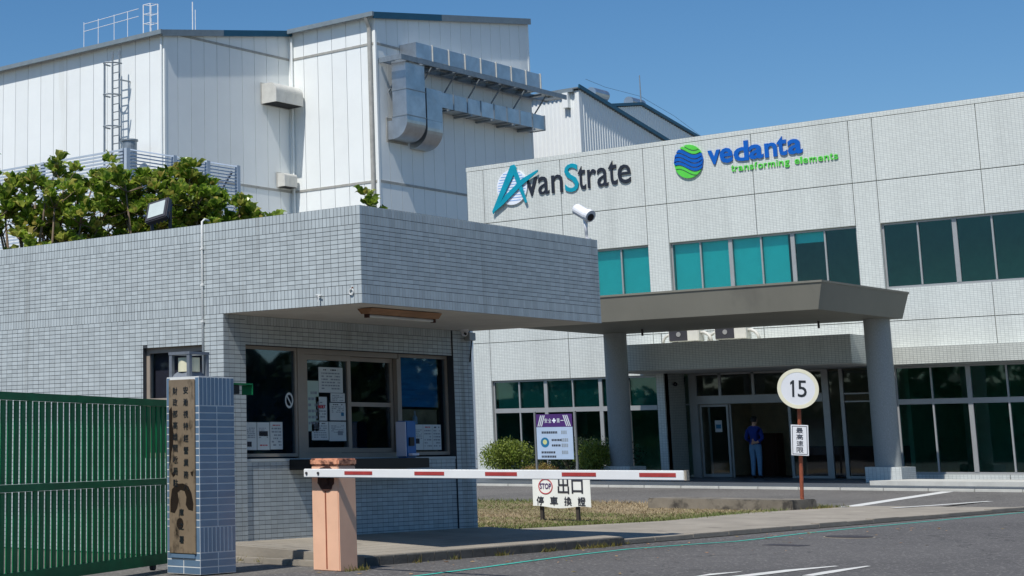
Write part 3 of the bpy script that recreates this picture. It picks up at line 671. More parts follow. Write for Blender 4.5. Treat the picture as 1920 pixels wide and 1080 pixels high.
# ------------------------------------------------------------------ barrier gate
bg_ = thing('barrier_gate', (13.47, 11.03, 0), 'rusting salmon pink barrier cabinet with a white boom arm across the road', 'barrier')
bx0, bx1, by0, by1 = 13.34, 13.61, 10.87, 11.20
B(bx0, bx1, by0, by1, .0, .975).build('cabinet', M['salmon'], bg_, bevel=.008)
B(bx0 - .012, bx1 + .012, by0 - .012, by1 + .012, .978, 1.045).build('lid', M['lid'], bg_, bevel=.014)
B(bx0 - .003, bx0 - .0005, by0 + .15, by0 + .165, .02, .74).build('rust_streak', M['rust_pole'], bg_)
hub = [(bx0 - .01, by0 + .145 + .10 * math.cos(t), .855 + .125 * math.sin(t) * (1.0 if math.sin(t) > 0 else .95)) for t in [i * 2 * math.pi / 20 for i in range(20)]]
hub = [(x, y + rnd.uniform(-.008, .008), z + rnd.uniform(-.01, .01)) for x, y, z in hub]
MB().prism(hub, (.0095, 0, 0)).build('motor_hub', M['rust_hub'], bg_)
B(bx0 - .03, bx0 - .0105, by0 + .11, by0 + .19, .80, .93).build('arm_clamp', M['rust_hub'], bg_, bevel=.006)
AX0, AX1, AY0, AY1, AZ0, AZ1 = 13.255, 13.305, 7.22, 11.225, .868, .948
B(AX0, AX1, AY0, AY1, AZ0, AZ1).build('boom_arm', M['white_paint'], bg_, bevel=.006)
B(AX0 - .002, AX1 + .002, AY0 - .022, AY0 - .001, AZ0 - .002, AZ1 + .002).build('end_cap', M['concrete'], bg_, bevel=.004)
for (a, b) in ((10.71, 10.40), (9.86, 9.50), (8.985, 8.655), (8.115, 7.775), (7.39, 7.27)): pass
for c_ in (10.555, 9.74, 8.97, 8.19, 7.455): B(AX0 - .003, AX0 - .0003, c_ - .165, c_ + .165, AZ0 + .028, AZ0 + .06).build('red_strip', M['red_strip'], bg_)
for yy in (11.185, 11.04): MB().tube([(AX0 - .01, yy, .908), (AX0 + .002, yy, .908)], .013, 10).build('bolt', M['iron'], bg_)
# ------------------------------------------------------------------ exit sign on the verge
ex = thing('exit_sign', (24.02, 15.15, 0), 'white exit banner sign with a red STOP ring on two dark posts in the grass', 'sign')
for yy in (15.54, 14.90): B(24.02, 24.07, yy - .025, yy + .025, -.05, .72).build('post', M['dark_post'], ex)
nxs, nzs = 24, 8; vs = []
SY0, SY1, SZ0, SZ1 = 15.665, 14.645, .225, .735                # left and right edge as read
def sagx(u, v): return 24.0 - .010 * math.sin(u * 9) * (1 - v) - .016 * (1 - v) * math.sin(u * 3.1 + .6)
def sagz(u, v): return SZ0 + (SZ1 - SZ0) * v + .016 * (1 - v) * math.sin(u * 8 + 1)
for off in (0, .006):
    for j in range(nzs + 1):
        for i in range(nxs + 1): vs.append((sagx(i / nxs, j / nzs) + off, SY0 + (SY1 - SY0) * i / nxs, sagz(i / nxs, j / nzs)))
fs = []; K = (nxs + 1) * (nzs + 1)
for o_ in (0, K):
    for j in range(nzs):
        for i in range(nxs): a = o_ + j * (nxs + 1) + i; fs.append((a, a + 1, a + nxs + 2, a + nxs + 1))
MB().add(vs, fs).build('banner', M['banner'], ex, smooth=True)
def on_banner(mb, lift=.005):
    mb.v = [(sagx((y - SY0) / (SY1 - SY0), (z - SZ0) / (SZ1 - SZ0)) - lift + (x - 24.0), y, z) for x, y, z in mb.v]; return mb
def btext(body, y, z, wd, hh, m, bold=.02):
    mb = text('t', body, (24.0, y, z), width=wd, height=hh, depth=.002, m=M[m], bold=bold, build=False, **NX)
    return on_banner(mb).build('character', M[m], ex)
ring = MB()
for i in range(36):
    a, b = 2 * math.pi * i / 36, 2 * math.pi * (i + 1) / 36
    pr = lambda t, r: (24.0, 15.425 - r * math.cos(t), .535 + r * math.sin(t) * .92)
    ring.prism([pr(a, .112), pr(b, .112), pr(b, .128), pr(a, .128)], (-.002, 0, 0))
on_banner(ring).build('stop_ring', M['print_red'], ex)
btext('STOP', 15.425, .54, .20, .085, 'purple', .02)
btext('出', 15.11, .545, .20, .235, 'print', .012); btext('口', 14.865, .54, .20, .21, 'print', .016)
for i, ch in enumerate('停車換證'): btext(ch, 15.525 - i * .243, .318, .135, .135, 'print', .014)
# ------------------------------------------------------------------ speed sign
pl_ = thing('concrete_plinth', (30.3, 15.6, 0), 'long low dark stained concrete block at the end of the grass verge', 'plinth')
B(29.8, 30.78, 14.22, 17.0, -.02, .20).build('block', M['plinth'], pl_, bevel=.02)
ss = thing('speed_sign', (30.5, 14.45, .2), 'round white 15 speed limit sign on a leaning rusty pole', 'sign')
P0 = Vector((30.42, 14.32, .2)); P1 = Vector((30.2, 14.13, 2.30))
MB().tube([P0, P0 + (P1 - P0) * .93], .033, 12).build('pole', M['rust_pole'], ss)
sgn = Vector((-.93, -.36, 0)).normalized(); srt = Vector((.36, -.93, 0)).normalized(); sup = (P1 - P0).normalized()
sup = (sup - sgn * sup.dot(sgn)).normalized(); srt = sup.cross(sgn).normalized()
C0 = P0 + (P1 - P0) * (1.91 / 2.1) + sgn * .075
def dring(r0, r1, off, th, n=48):
    mb = MB()
    for i in range(n):
        a, b = 2 * math.pi * i / n, 2 * math.pi * (i + 1) / n
        q = lambda t, r: C0 + srt * r * math.cos(t) + sup * r * math.sin(t) + sgn * off
        mb.prism([q(a, r0), q(b, r0), q(b, r1), q(a, r1)], sgn * th)
    return mb
MB().tube([C0 - sgn * .012, C0 + sgn * .002], .345, 48).build('sign_disc', M['sign_face'], ss)
dring(.285, .347, .0025, .003).build('rim', M['sign_white'], ss)
sq = lambda a, b: C0 + srt * a + sup * b + sgn * .003
MB().prism([sq(-.098, -.145), sq(-.062, -.145), sq(-.062, .145), sq(-.088, .145), sq(-.128, .105), sq(-.128, .065), sq(-.098, .09)], sgn * .004).build('numeral', M['ink'], ss)
for ch, dx in (('5', .07),):
    text('numeral', ch, C0 + srt * dx + sgn * .003, srt, sup, .062 if ch == '1' else .15, .29, .004, M['ink'], ss, bold=.0 if ch == '1' else .004)
C1 = P0 + (P1 - P0) * (1.02 / 2.1) + sgn * .065
def plate(hw, hh, off, th):
    q = lambda a, b: C1 + srt * a + sup * b + sgn * off
    return MB().prism([q(-hw, -hh), q(hw, -hh), q(hw, hh), q(-hw, hh)], sgn * th)
plate(.145, .265, -.006, .008).build('plate', M['sign_face'], ss, bevel=.003)
q = MB()
for a0, a1, b0, b1 in ((-.125, .125, .235, .245), (-.125, .125, -.245, -.235), (-.125, -.115, -.234, .234), (.115, .125, -.234, .234)):
    q.prism([C1 + srt * a + sup * b + sgn * .0025 for a, b in ((a0, b0), (a1, b0), (a1, b1), (a0, b1))], sgn * .001)
q.build('plate_border', M['print'], ss)
for i, ch in enumerate('最高速限'): text('character', ch, C1 + sup * (.168 - i * .112) + sgn * .0025, srt, sup, .115, .095, .002, M['print'], ss, bold=.012)
# ------------------------------------------------------------------ main building
XM = 48.0
mbd = thing('main_building', (52, 22, 0), 'pale tiled two storey office building with teal windows and company lettering', 'building')
ZF, Z1H, ZJ1, Z2S, Z2H, ZJ2, ZP = .2, 3.19, 4.41, 5.30, 7.08, 8.27, 10.18
yj = [33.36, 32.70, 29.79, 26.87, 26.16, 23.36, 20.46, 19.78, 16.98, 13.95, 13.25, 10.4]
wins2 = [(26.87, 32.70), (20.46, 26.16), (13.95, 19.78)]
back = MB()
def panel(y0, y1, z0, z1):
    g = .011
    B(XM, XM + .05, y0 + g, y1 - g, z0 + g, z1 - g).build('panel', M['mosaic'], mbd)
    back.box(XM + .052, XM + .25, y0, y1, z0, z1)
for a, b in zip(yj[:-1], yj[1:]):
    y0, y1 = b, a; pil = (y1 - y0) < 1.0
    panel(y0, y1, ZJ2, ZP - .14)
    if pil:
        panel(y0, y1, ZJ1, ZJ2)
        if not (26.1 < y0 < 26.3): panel(y0, y1, ZF, ZJ1)
        else:
            panel(26.61, y1, ZF, ZJ1); panel(y0, 26.60, 3.24, ZJ1)
    else:
        haswin = any(w0 - .01 <= y0 and y1 <= w1 + .01 for w0, w1 in wins2)
        if haswin: panel(y0, y1, Z2H, ZJ2); panel(y0, y1, ZJ1, Z2S)
        else: panel(y0, y1, ZJ1, ZJ2)
        if 20.4 < y0 < 26: panel(y0, y1, 3.24, ZJ1)
        elif haswin: panel(y0, y1, Z1H, ZJ1); panel(y0, y1, ZF, .36)
        else: panel(y0, y1, ZF, ZJ1)
B(XM - .006, XM + .3, yj[-1], yj[0] + .004, ZP - .135, ZP).build('coping', M['mosaic'], mbd)
back.build('backing_wall', M['facade_joint'], mbd)
B(XM + .26, 70, 33.1, 33.36, 0, ZP - .01).build('side_wall', M['mosaic'], mbd)
B(XM + .3, 70, yj[-1], 33.05, 9.3, 9.5).build('roof', M['roof'], mbd)
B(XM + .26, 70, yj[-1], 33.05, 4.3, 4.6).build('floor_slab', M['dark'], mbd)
B(54.2, 54.4, yj[-1], 33.05, .2, 9.25).build('inner_wall', M['beige'], mbd)
B(XM + .3, 70, yj[-1] + .02, yj[-1] + .2, 0, 9.3).build('end_wall', M['mosaic'], mbd)
for yy in (26.95, 20.3): B(50.3, 54.1, yy, yy + .12, .2, 4.29).build('partition', M['beige'], mbd)
def bwin(y0, y1, z0, z1, mull, transom, panes, x=XM + .10, lower=None):
    """one glazed opening: outer frame, mullions [(y, width)], transom (z0, z1) and a pane per cell"""
    mb = MB(); wd = .05
    mb.box(x, x + .09, y0, y0 + wd, z0, z1).box(x, x + .09, y1 - wd, y1, z0, z1)
    mb.box(x, x + .09, y0 + wd, y1 - wd, z0, z0 + wd).box(x, x + .09, y0 + wd, y1 - wd, z1 - wd, z1)
    f = mb.build('window', M['alu'], mbd)
    ys = [y0 + wd]; 
    for my, mw in mull:
        if transom:
            MB().box(x - .01, x + .08, my - mw / 2, my + mw / 2, z0 + wd, transom[0]).box(x - .01, x + .08, my - mw / 2, my + mw / 2, transom[1], z1 - wd).build('mullion', M['alu'], f)
        else: B(x - .01, x + .08, my - mw / 2, my + mw / 2, z0 + wd, z1 - wd).build('mullion', M['alu'], f)
        ys += [my - mw / 2, my + mw / 2]
    ys.append(y1 - wd)
    if transom: B(x - .012, x + .082, y0 + wd, y1 - wd, transom[0], transom[1]).build('transom', M['alu'], f)
    for i in range(0, len(ys), 2):
        if transom:
            B(x + .03, x + .036, ys[i], ys[i + 1], transom[1], z1 - wd).build('pane', M[panes], f)
            B(x + .03, x + .036, ys[i], ys[i + 1], z0 + wd, transom[0]).build('pane', M[lower or panes], f)
        else: B(x + .03, x + .036, ys[i], ys[i + 1], z0 + wd, z1 - wd).build('pane', M[panes], f)
    return f
def units(y0, y1, n=3):
    st = (y1 - y0) / n; out_ = []
    for i in range(n):
        out_.append((y0 + st * (i + .5), .045))
        if i < n - 1: out_.append((y0 + st * (i + 1), .12))
    return sorted(out_)
for k, (a, b) in enumerate(wins2):
    bwin(a, b, Z2S, Z2H, units(a, b), None, 'g_teal')
bwin(26.87, 32.70, .36, Z1H, units(26.87, 32.70), (2.18, 2.32), 'g_dark', lower='g_dark')
bwin(13.95, 19.78, .36, Z1H, units(13.95, 19.78), (2.18, 2.32), 'g_dark', lower='g_dark')
for a, b, z0 in ((26.9, 32.6, 5.33), (22.55, 26.1, 5.33)): B(XM + .22, XM + .23, a, b, z0, 7.05).build('blind', M['blind'], mbd)
B(XM + .23, XM + .24, 21.5, 22.4, 6.75, 7.05).build('blind', M['blind'], mbd)
B(XM + .22, XM + .23, 26.9, 32.6, 2.25, 3.15).build('blind', M['blind_dark'], mbd)
# entrance: recessed glazed doors under a tiled band
B(XM + .02, 49.25, 26.61, 26.66, ZF, 3.24).build('recess_wall', M['mosaic_grey'], mbd)
B(XM + .30, 49.3, 20.3, 26.6, 3.243, 3.3).build('recess_ceiling', M['soffit'], mbd)
XD = 49.2
en = MB()
for y0, y1 in ((26.2, 26.45), (22.13, 22.32), (21.70, 21.80), (20.46, 20.54)): en.box(XD - .04, XD + .06, y0, y1, ZF, 3.24)
en.box(XD - .05, XD + .07, 22.325, 26.195, 2.34, 2.58)
for y_ in (25.45, 24.40, 23.34): en.box(XD - .03, XD + .05, y_ - .04, y_ + .04, 2.582, 3.24)
en.box(XD - .03, XD + .05, 22.325, 26.195, 3.19, 3.24)
en.box(XD - .03, XD + .05, 23.30, 23.38, ZF, 2.338).box(XD - .03, XD + .05, 26.455, 26.605, 2.32, 2.36)
en.box(XD - .03, XD + .05, 20.545, 21.695, 2.30, 2.34).box(XD - .03, XD + .05, 20.545, 21.695, 2.52, 2.56)
en.box(XD - .03, XD + .05, 22.325, 23.295, ZF, .27).box(XD - .03, XD + .05, 20.545, 21.695, ZF, .27)
ef = en.build('door_frame', M['alu'], mbd)
for y0, y1, z0, z1 in ((25.49, 26.195, 2.6, 3.18), (24.44, 25.41, 2.6, 3.18), (23.38, 24.36, 2.6, 3.18), (22.33, 23.30, 2.6, 3.18), (22.33, 23.29, .28, 2.33), (20.55, 21.69, .28, 2.29), (20.55, 21.69, 2.57, 3.18), (21.81, 22.12, .25, 3.18), (26.46, 26.6, .25, 3.18)):
    B(XD, XD + .006, y0, y1, z0, z1).build('pane', M['g_clear'], ef)
def leaf_door(y0, y1, x):
    mb = MB().box(x, x + .04, y0, y0 + .06, .215, 2.33).box(x, x + .04, y1 - .06, y1, .215, 2.33).box(x, x + .04, y0 + .06, y1 - .06, .215, .30).box(x, x + .04, y0 + .06, y1 - .06, 2.26, 2.33)
    d = mb.build('sliding_door', M['alu'], mbd); B(x + .015, x + .021, y0 + .06, y1 - .06, .30, 2.26).build('pane', M['g_clear'], d); return d
leaf_door(25.28, 26.19, XD + .07); leaf_door(25.22, 25.95, XD + .13)
B(XD + .0, 54.1, 20.4, 26.9, .19, .203).build('lobby_floor', M['landing'], mbd)
nt_ = thing('notice', (XD + .06, 25.6, 1.5), 'small white and green paper sheet taped on the glass entrance door', 'notice')
B(XD + .062, XD + .066, 25.50, 25.72, 1.52, 1.86).build('sheet', M['paper'], nt_)
B(XD + .060, XD + .0615, 25.53, 25.69, 1.62, 1.74).build('print', M['emblem_blue'], nt_)
rc = thing('reception_counter', (53, 23.2, .2), 'dark reddish wood counter inside the lobby beside the standing man', 'counter')
B(52.8, 53.4, 20.6, 24.6, .205, 1.05).build('counter_front', M['wood'], rc); B(52.75, 53.45, 20.55, 24.65, 1.052, 1.09).build('counter_top', M['black'], rc)
cb = thing('wood_cabinet', (53, 26.2, .2), 'brown wooden cabinet inside the lobby left of the man', 'cabinet')
B(52.9, 53.4, 25.6, 26.5, .205, 1.5).build('cabinet_body', M['wood'], cb)
for yy in (25.65, 26.07): B(52.87, 52.898, yy, yy + .38, .25, 1.45).build('cabinet_door', M['wood'], cb)
# tiled band above the entrance
bd = thing('entrance_band', (47, 23.5, 3.24), 'grey tiled overhanging band above the glass entrance doors', 'canopy')
B(46.0, XM - .002, 20.0, 27.3, 3.25, 4.0).build('band', M['mosaic_grey'], bd)
B(46.05, XM - .004, 20.05, 27.25, 3.23, 3.249).build('band_soffit', M['soffit'], bd)
eb = thing('window_band', (47.7, 16.8, 3.2), 'short tiled eyebrow band above the ground floor window at the far right', 'canopy')
B(47.4, XM - .002, 13.6, 19.7, 3.22, 3.66).build('band', M['mosaic_grey'], eb)
dm = thing('dome_camera', (XM + .6, 26.55, 2.9), 'small dark dome camera on the entrance wall beside the doors', 'camera')
MB().tube([(XM + .5, 26.609, 2.95), (XM + .5, 26.55, 2.95)], .05, 12).build('camera_base', M['alu'], dm)
MB().tube([(XM + .5, 26.549, 2.95), (XM + .5, 26.50, 2.92), (XM + .5, 26.47, 2.90)], [.06, .06, .03], 14).build('dome', M['lens'], dm, smooth=True)
# air conditioners on the band
def ac(y1, label):
    t = thing('ac_unit', (46.8, y1 - .45, 4.0), label, 'air conditioner', 'air conditioners on the entrance band')
    y0 = y1 - .95
    B(46.7, 47.05, y0, y1, 4.06, 4.62).build('casing', M['ac'], t, bevel=.02)
    B(46.689, 46.699, y1 - .60, y1 - .03, 4.09, 4.58).build('fan_grille', M['flood_body'], t)
    MB().tube([(46.675, y1 - .33, 4.27), (46.688, y1 - .33, 4.27)], .07, 14).build('fan_hub', M['alu'], t)
    for yy in (y0 + .1, y1 - .18): B(46.72, 47.03, yy, yy + .07, 4.0, 4.058).build('foot', M['flood_body'], t)
    MB().tube([(46.9, y1 + .001, 4.2)] + [(46.9, y1 + .30 * math.sin(a), 4.02 + .28 * math.cos(a)) for a in (.3, .7, 1.1, 1.57)], .045, 8).build('pipe', M['duct_white'], t, smooth=True)
    MB().tube([(46.85, y0 - .001, 4.3)] + [(46.85, y0 - .32 * math.sin(a), 4.02 + .30 * math.cos(a)) for a in (.3, .7, 1.1, 1.57)], .05, 8).build('pipe', M['duct_white'], t, smooth=True)
ac(25.66, 'left air conditioner on the band, nearer the left canopy column'); ac(24.22, 'right air conditioner on the band, above the entrance doors')
# porte-cochere
pc = thing('entrance_canopy', (43, 22.5, .2), 'taupe flat canopy on two round columns in front of the office entrance', 'canopy')
cz0, cz1 = 4.28, 4.905
xb0, xb1, yb0, yb1 = 40.58, 45.45, 18.36, 26.87; xt0, xt1, yt0, yt1 = 40.46, 45.5, 18.18, 26.95
MB().add([(xb0, yb0, cz0), (xb1, yb0, cz0), (xb1, yb1, cz0), (xb0, yb1, cz0), (xt0, yt0, cz1), (xt1, yt0, cz1), (xt1, yt1, cz1), (xt0, yt1, cz1)],
         [(0, 3, 2, 1), (4, 5, 6, 7), (0, 1, 5, 4), (1, 2, 6, 5), (2, 3, 7, 6), (3, 0, 4, 7)]).build('canopy_slab', M['canopy'], pc)
MB().box(xt0 - .02, xt1 + .02, yt0 - .02, yt1 + .02, cz1 + .001, cz1 + .05).build('edge_flashing', M['canopy'], pc)
for cy in (18.87, 26.43):
    MB().tube([(45.05, cy, .58), (45.05, cy, cz0 - .002)], .32, 32, False).build('column', M['column'], pc, smooth=True)
    B(44.6, 45.5, cy - .50, cy + .42, .2, .58).build('plinth', M['mosaic'], pc, bevel=.008)
for (yy, xx) in ((24.9, 43.9), (20.2, 44.6)): MB().tube([(xx, yy, 4.279), (xx, yy, 4.10)], .03, 8).build('drain_spout', M['iron'], pc)
# ------------------------------------------------------------------ company lettering on the facade
lg = thing('wall_lettering', (XM - .1, 29.7, 8.9), 'AvanStrate wall letters in charcoal and teal with a white disc logo', 'sign')
dcy, dcz, dr_ = 31.57, 9.345, .575
MB().tube([(XM - .06, dcy, dcz), (XM - .001, dcy, dcz)], dr_, 48).build('logo_disc', M['disc_white'], lg)
for i in range(11):
    zz = dcz - .44 + i * .088; hw = math.sqrt(max(dr_ ** 2 - (zz - dcz) ** 2, 0)) - .05
    B(XM - .064, XM - .0605, dcy - hw, dcy + hw, zz - .012, zz + .012).build('disc_line', M['disc_blue'], lg)
def flat(name, pts, x, th, m, parent): return MB().prism([(x, y, z) for y, z in pts], (th, 0, 0)).build(name, m, parent)
flat('letter_stroke', [(31.56, 10.04), (31.42, 10.06), (31.33, 9.93), (31.97, 8.93), (32.30, 8.53), (32.33, 8.62)], XM - .11, .04, M['teal_letter'], lg)
flat('letter_stroke', [(31.52, 9.90), (31.40, 10.03), (31.22, 9.52), (31.0, 8.80), (31.06, 8.77), (31.32, 9.36)], XM - .108, .038, M['teal_letter'], lg)
flat('letter_stroke', [(32.28, 8.58), (31.88, 8.82), (31.20, 9.33), (30.55, 9.72), (30.54, 9.79), (30.72, 9.73), (31.16, 9.56), (31.80, 9.10)], XM - .114, .03, M['teal_letter'], lg)
def word(body, y_left, y_right, z_base, xh, m, parent, spans, depth=.04, x=XM - .12, bold=.0):
    """spans: per letter (y_left, y_right, z0, z1)"""
    for ch, (a, b, z0, z1) in zip(body, spans):
        text('letter', ch, (XM - .004, (a + b) / 2, (z0 + z1) / 2), width=abs(a - b), height=z1 - z0, depth=depth, m=m, parent=parent, bold=bold, **NX)
word('v', 0, 0, 0, 0, M['navy_letter'], lg, [(31.08, 30.63, 8.99, 9.58)], bold=.004)
word('an', 0, 0, 0, 0, M['navy_letter'], lg, [(30.60, 30.20, 9.0, 9.57), (30.11, 29.70, 9.0, 9.57)], bold=.002)
word('S', 0, 0, 0, 0, M['teal_letter'], lg, [(29.62, 29.12, 8.96, 9.86)], bold=.006)
word('trate', 0, 0, 0, 0, M['navy_letter'], lg, [(29.14, 28.87, 9.0, 9.74), (28.80, 28.50, 9.02, 9.60), (28.46, 28.08, 9.02, 9.61), (28.06, 27.76, 9.03, 9.78), (27.74, 27.29, 9.03, 9.62)], bold=.002)
vg = thing('wall_lettering', (XM - .1, 23.3, 9.0), 'vedanta transforming elements wall letters in blue and green with a striped globe', 'sign')
gy, gz, gr = 25.34, 9.455, .475
def wave(u, k): return k + .10 * math.sin(u * 3.6 + .9) - .05 * u
bands = [(.50, .34, 'green_letter', (-.35, .48)), (.32, .17, 'green_letter', (-.48, .30)), (.36, .20, 'blue_letter', (.10, .48)), (.155, .01, 'blue_letter', (-.5, .5)), (-.005, -.15, 'blue_letter', (-.5, .5)), (-.165, -.31, 'green_letter', (-.5, .5)), (-.325, -.45, 'green_letter', (-.45, .45))]
# seven curved ribbons clipped to a disc
levels = [.56, .30, .15, .0, -.15, -.30, -.60]
def ribbon(t0, t1, m, g=.016):
    n = 22; tops = []; bots = []
    for i in range(n + 1):
        u = -gr + 2 * gr * i / n; lim = math.sqrt(max(gr * gr - u * u, 0))
        s_ = -.13 * math.sin(u / gr * 2.4 + .3) + .06 * u
        a = min(max(t0 + s_ - g, -lim), lim); b = min(max(t1 + s_ + g, -lim), lim)
        tops.append((u, a)); bots.append((u, b))
    mb = MB()
    for i in range(n):
        if tops[i][1] - bots[i][1] < .004 and tops[i + 1][1] - bots[i + 1][1] < .004: continue
        p = [(XM - .06, gy - tops[i][0], gz + tops[i][1] * 1.06), (XM - .06, gy - tops[i + 1][0], gz + tops[i + 1][1] * 1.06), (XM - .06, gy - bots[i + 1][0], gz + bots[i + 1][1] * 1.06), (XM - .06, gy - bots[i][0], gz + bots[i][1] * 1.06)]
        mb.prism(p, (.055, 0, 0))
    if mb.v: mb.build('globe_ribbon', M[m], vg)
lv = [.66, .40, .29, .16, .04, -.08, -.19, -.30, -.66]
for i, m in enumerate(['green_letter', 'green_letter', 'blue_letter', 'blue_letter', 'blue_letter', 'blue_letter', 'green_letter', 'green_letter']): ribbon(lv[i], lv[i + 1], m)
sp_ = [('v', 24.72, 24.32, 9.27, 9.70), ('e', 24.34, 23.93, 9.27, 9.72), ('d', 23.90, 23.43, 9.27, 9.86), ('a', 23.42, 22.98, 9.28, 9.71), ('n', 22.94, 22.56, 9.28, 9.70), ('t', 22.56, 22.26, 9.28, 9.85), ('a', 22.24, 21.80, 9.28, 9.72)]
word([s[0] for s in sp_], 0, 0, 0, 0, M['blue_letter'], vg, [s[1:] for s in sp_], bold=.024)
yy = 24.02; tw = 3.24; body = 'transforming elements'
adv = {'t': .62, 'r': .62, 'a': 1, 'n': 1, 's': .85, 'f': .6, 'o': 1.05, 'm': 1.5, 'i': .42, 'g': 1.0, ' ': .7, 'e': 1.0, 'l': .42}
tot = sum(adv[c] for c in body)
for ch in body:
    wd_ = adv[ch] / tot * tw
    if ch != ' ':
        z0, z1 = 8.99, 9.135
        if ch in 'tl': z1 = 9.185
        if ch == 'f': z1 = 9.195
        if ch == 'i': z1 = 9.185
        if ch == 'g': z0 = 8.93
        text('letter', ch, (XM - .004, yy - wd_ / 2, (z0 + z1) / 2), width=wd_ * (.80 if ch != 'i' else .5), height=z1 - z0, depth=.03, m=M['green_letter'], parent=vg, bold=.012, **NX)
    yy -= wd_
# ------------------------------------------------------------------ safety board and planting
sb = thing('safety_board', (41.2, 26.1, .2), 'safety notice board with a purple header on two posts by the shrubs', 'sign')
bx = 41.2; ya, yb_ = 26.68, 25.57
for yy in (26.74, 25.50): B(bx, bx + .05, yy - .025, yy + .025, .2, 2.05).build('post', M['post'], sb)
B(bx - .02, bx - .001, yb_, ya, .80, 1.64).build('board', M['board'], sb)
B(bx - .022, bx - .001, yb_, ya, 1.643, 1.98).build('header', M['purple'], sb)
for k in range(3):
    for s_, c in ((1, ya - .04 - k * .055), (-1, yb_ + .04 + k * .055)):
        MB().prism([(bx - .0225, c, 1.66), (bx - .0225, c - s_ * .03, 1.66), (bx - .0225, c - s_ * .03 - s_ * -.0 - .10 * s_ * -1 * -1, 1.95), (bx - .0225, c - .10 * s_, 1.95)], (-.001, 0, 0)).build('hazard_stripe', M['paper'], sb)
for ch, yy in (('安', 26.37), ('全', 26.25), ('第', 25.99), ('一', 25.87)): text('character', ch, (bx - .0225, yy, 1.81), width=.095, height=.12 if ch != '一' else .02, depth=.002, m=M['paper'], parent=sb, bold=.01, **NX)
MB().bar((bx - .0235, 26.12, 1.75), (bx - .0235, 26.12, 1.87), .002, .04, (0, 1, 0)).bar((bx - .0237, 26.065, 1.81), (bx - .0237, 26.175, 1.81), .002, .04, (0, 0, 1)).build('cross', M['disc_white'], sb)
MB().tube([(bx - .023, 26.43, 1.24), (bx - .0202, 26.43, 1.24)], .13, 24).build('emblem', M['emblem_blue'], sb)
MB().tube([(bx - .0245, 26.43, 1.25), (bx - .0232, 26.43, 1.25)], .065, 20).build('emblem_centre', M['emblem_yellow'], sb)
def rows_of_marks(y0, y1, z, h, m, name='print_line'):
    mb = MB(); y = y0
    while y > y1:
        a = rnd.uniform(.03, .05); mb.box(bx - .022, bx - .0203, y - a, y, z - h / 2, z + h / 2); y -= a + .012
    mb.build(name, M[m], sb)
rows_of_marks(26.52, 26.05, 1.50, .06, 'print'); rows_of_marks(26.22, 25.95, 1.30, .055, 'print'); rows_of_marks(26.22, 25.95, 1.16, .055, 'print')
rows_of_marks(26.55, 26.12, .98, .055, 'print'); rows_of_marks(26.55, 26.10, .87, .055, 'print')
for z_ in (1.50, 1.30, 1.16, .98): rows_of_marks(25.92, 25.75, z_, .09, 'print_grey')
def leafball(c, rad, n, size, seed, flat_=.0):
    r_ = random.Random(seed); vs = []; fs = []; lobes = [(Vector((r_.uniform(-.5, .5) * rad[0], r_.uniform(-.5, .5) * rad[1], r_.uniform(-.2, .55) * rad[2])), r_.uniform(.45, .7)) for _ in range(9)]
    for i in range(n):
        lc, lr = r_.choice(lobes); d = Vector((r_.gauss(0, 1), r_.gauss(0, 1), r_.gauss(0, 1))).normalized() * (r_.random() ** .35)
        p = Vector(c) + lc + Vector((d.x * rad[0] * lr, d.y * rad[1] * lr, d.z * rad[2] * lr))
        if p.z < .2: p.z = .2 + r_.random() * .1
        a = Vector((r_.gauss(0, 1), r_.gauss(0, 1), r_.gauss(0, 1) + .5)).normalized(); b = a.cross(Vector((r_.gauss(0, 1), r_.gauss(0, 1), r_.gauss(0, 1)))).normalized()
        s_ = size * r_.uniform(.6, 1.4); k = len(vs)
        vs += [p, p + a * s_ + b * s_ * .4, p + a * s_ * 1.9, p + a * s_ - b * s_ * .4]; fs.append((k, k + 1, k + 2, k + 3))
    return vs, fs
def mesh_obj(name, vs, fs, m, parent=None, loc=None):
    me = bpy.data.meshes.new(name); o_ = Vector(loc) if loc else Vector((0, 0, 0)); me.from_pydata([Vector(v) - o_ for v in vs], [], fs); me.materials.append(m)
    return place(name, me, o_, parent)
def shrub(c, rad, n, size, seed, label, m='shrub', grp=None):
    t = thing('shrub', (c[0], c[1], .2), label, 'shrub', grp)
    vs, fs = leafball(c, rad, n, size, seed); stuff(mesh_obj('foliage', vs, fs, M[m], t, c))
    mb = MB(); r_ = random.Random(seed)
    for k in range(5): mb.tube([(c[0], c[1], .19), (c[0] + r_.uniform(-.2, .2), c[1] + r_.uniform(-.2, .2), c[2] + .1)], [.03, .012], 6)
    mb.build('stems', M['trunk'], t)
shrub((44.2, 29.75, .72), (.8, .80, .62), 8000, .036, 3, 'large rounded yellow green shrub left of the safety board')
shrub((44.6, 27.05, .68), (.55, .50, .58), 5200, .036, 5, 'smaller yellow green shrub beside the left canopy column')
shrub((43.4, 28.05, .42), (.4, .75, .26), 2200, .03, 8, 'low dry hedge plant seen under the safety board', 'hedge_dry')
shrub((46.9, 29.3, .8), (.5, 2.6, .7), 9000, .035, 9, 'dark green hedge below the ground floor windows', 'hedge')
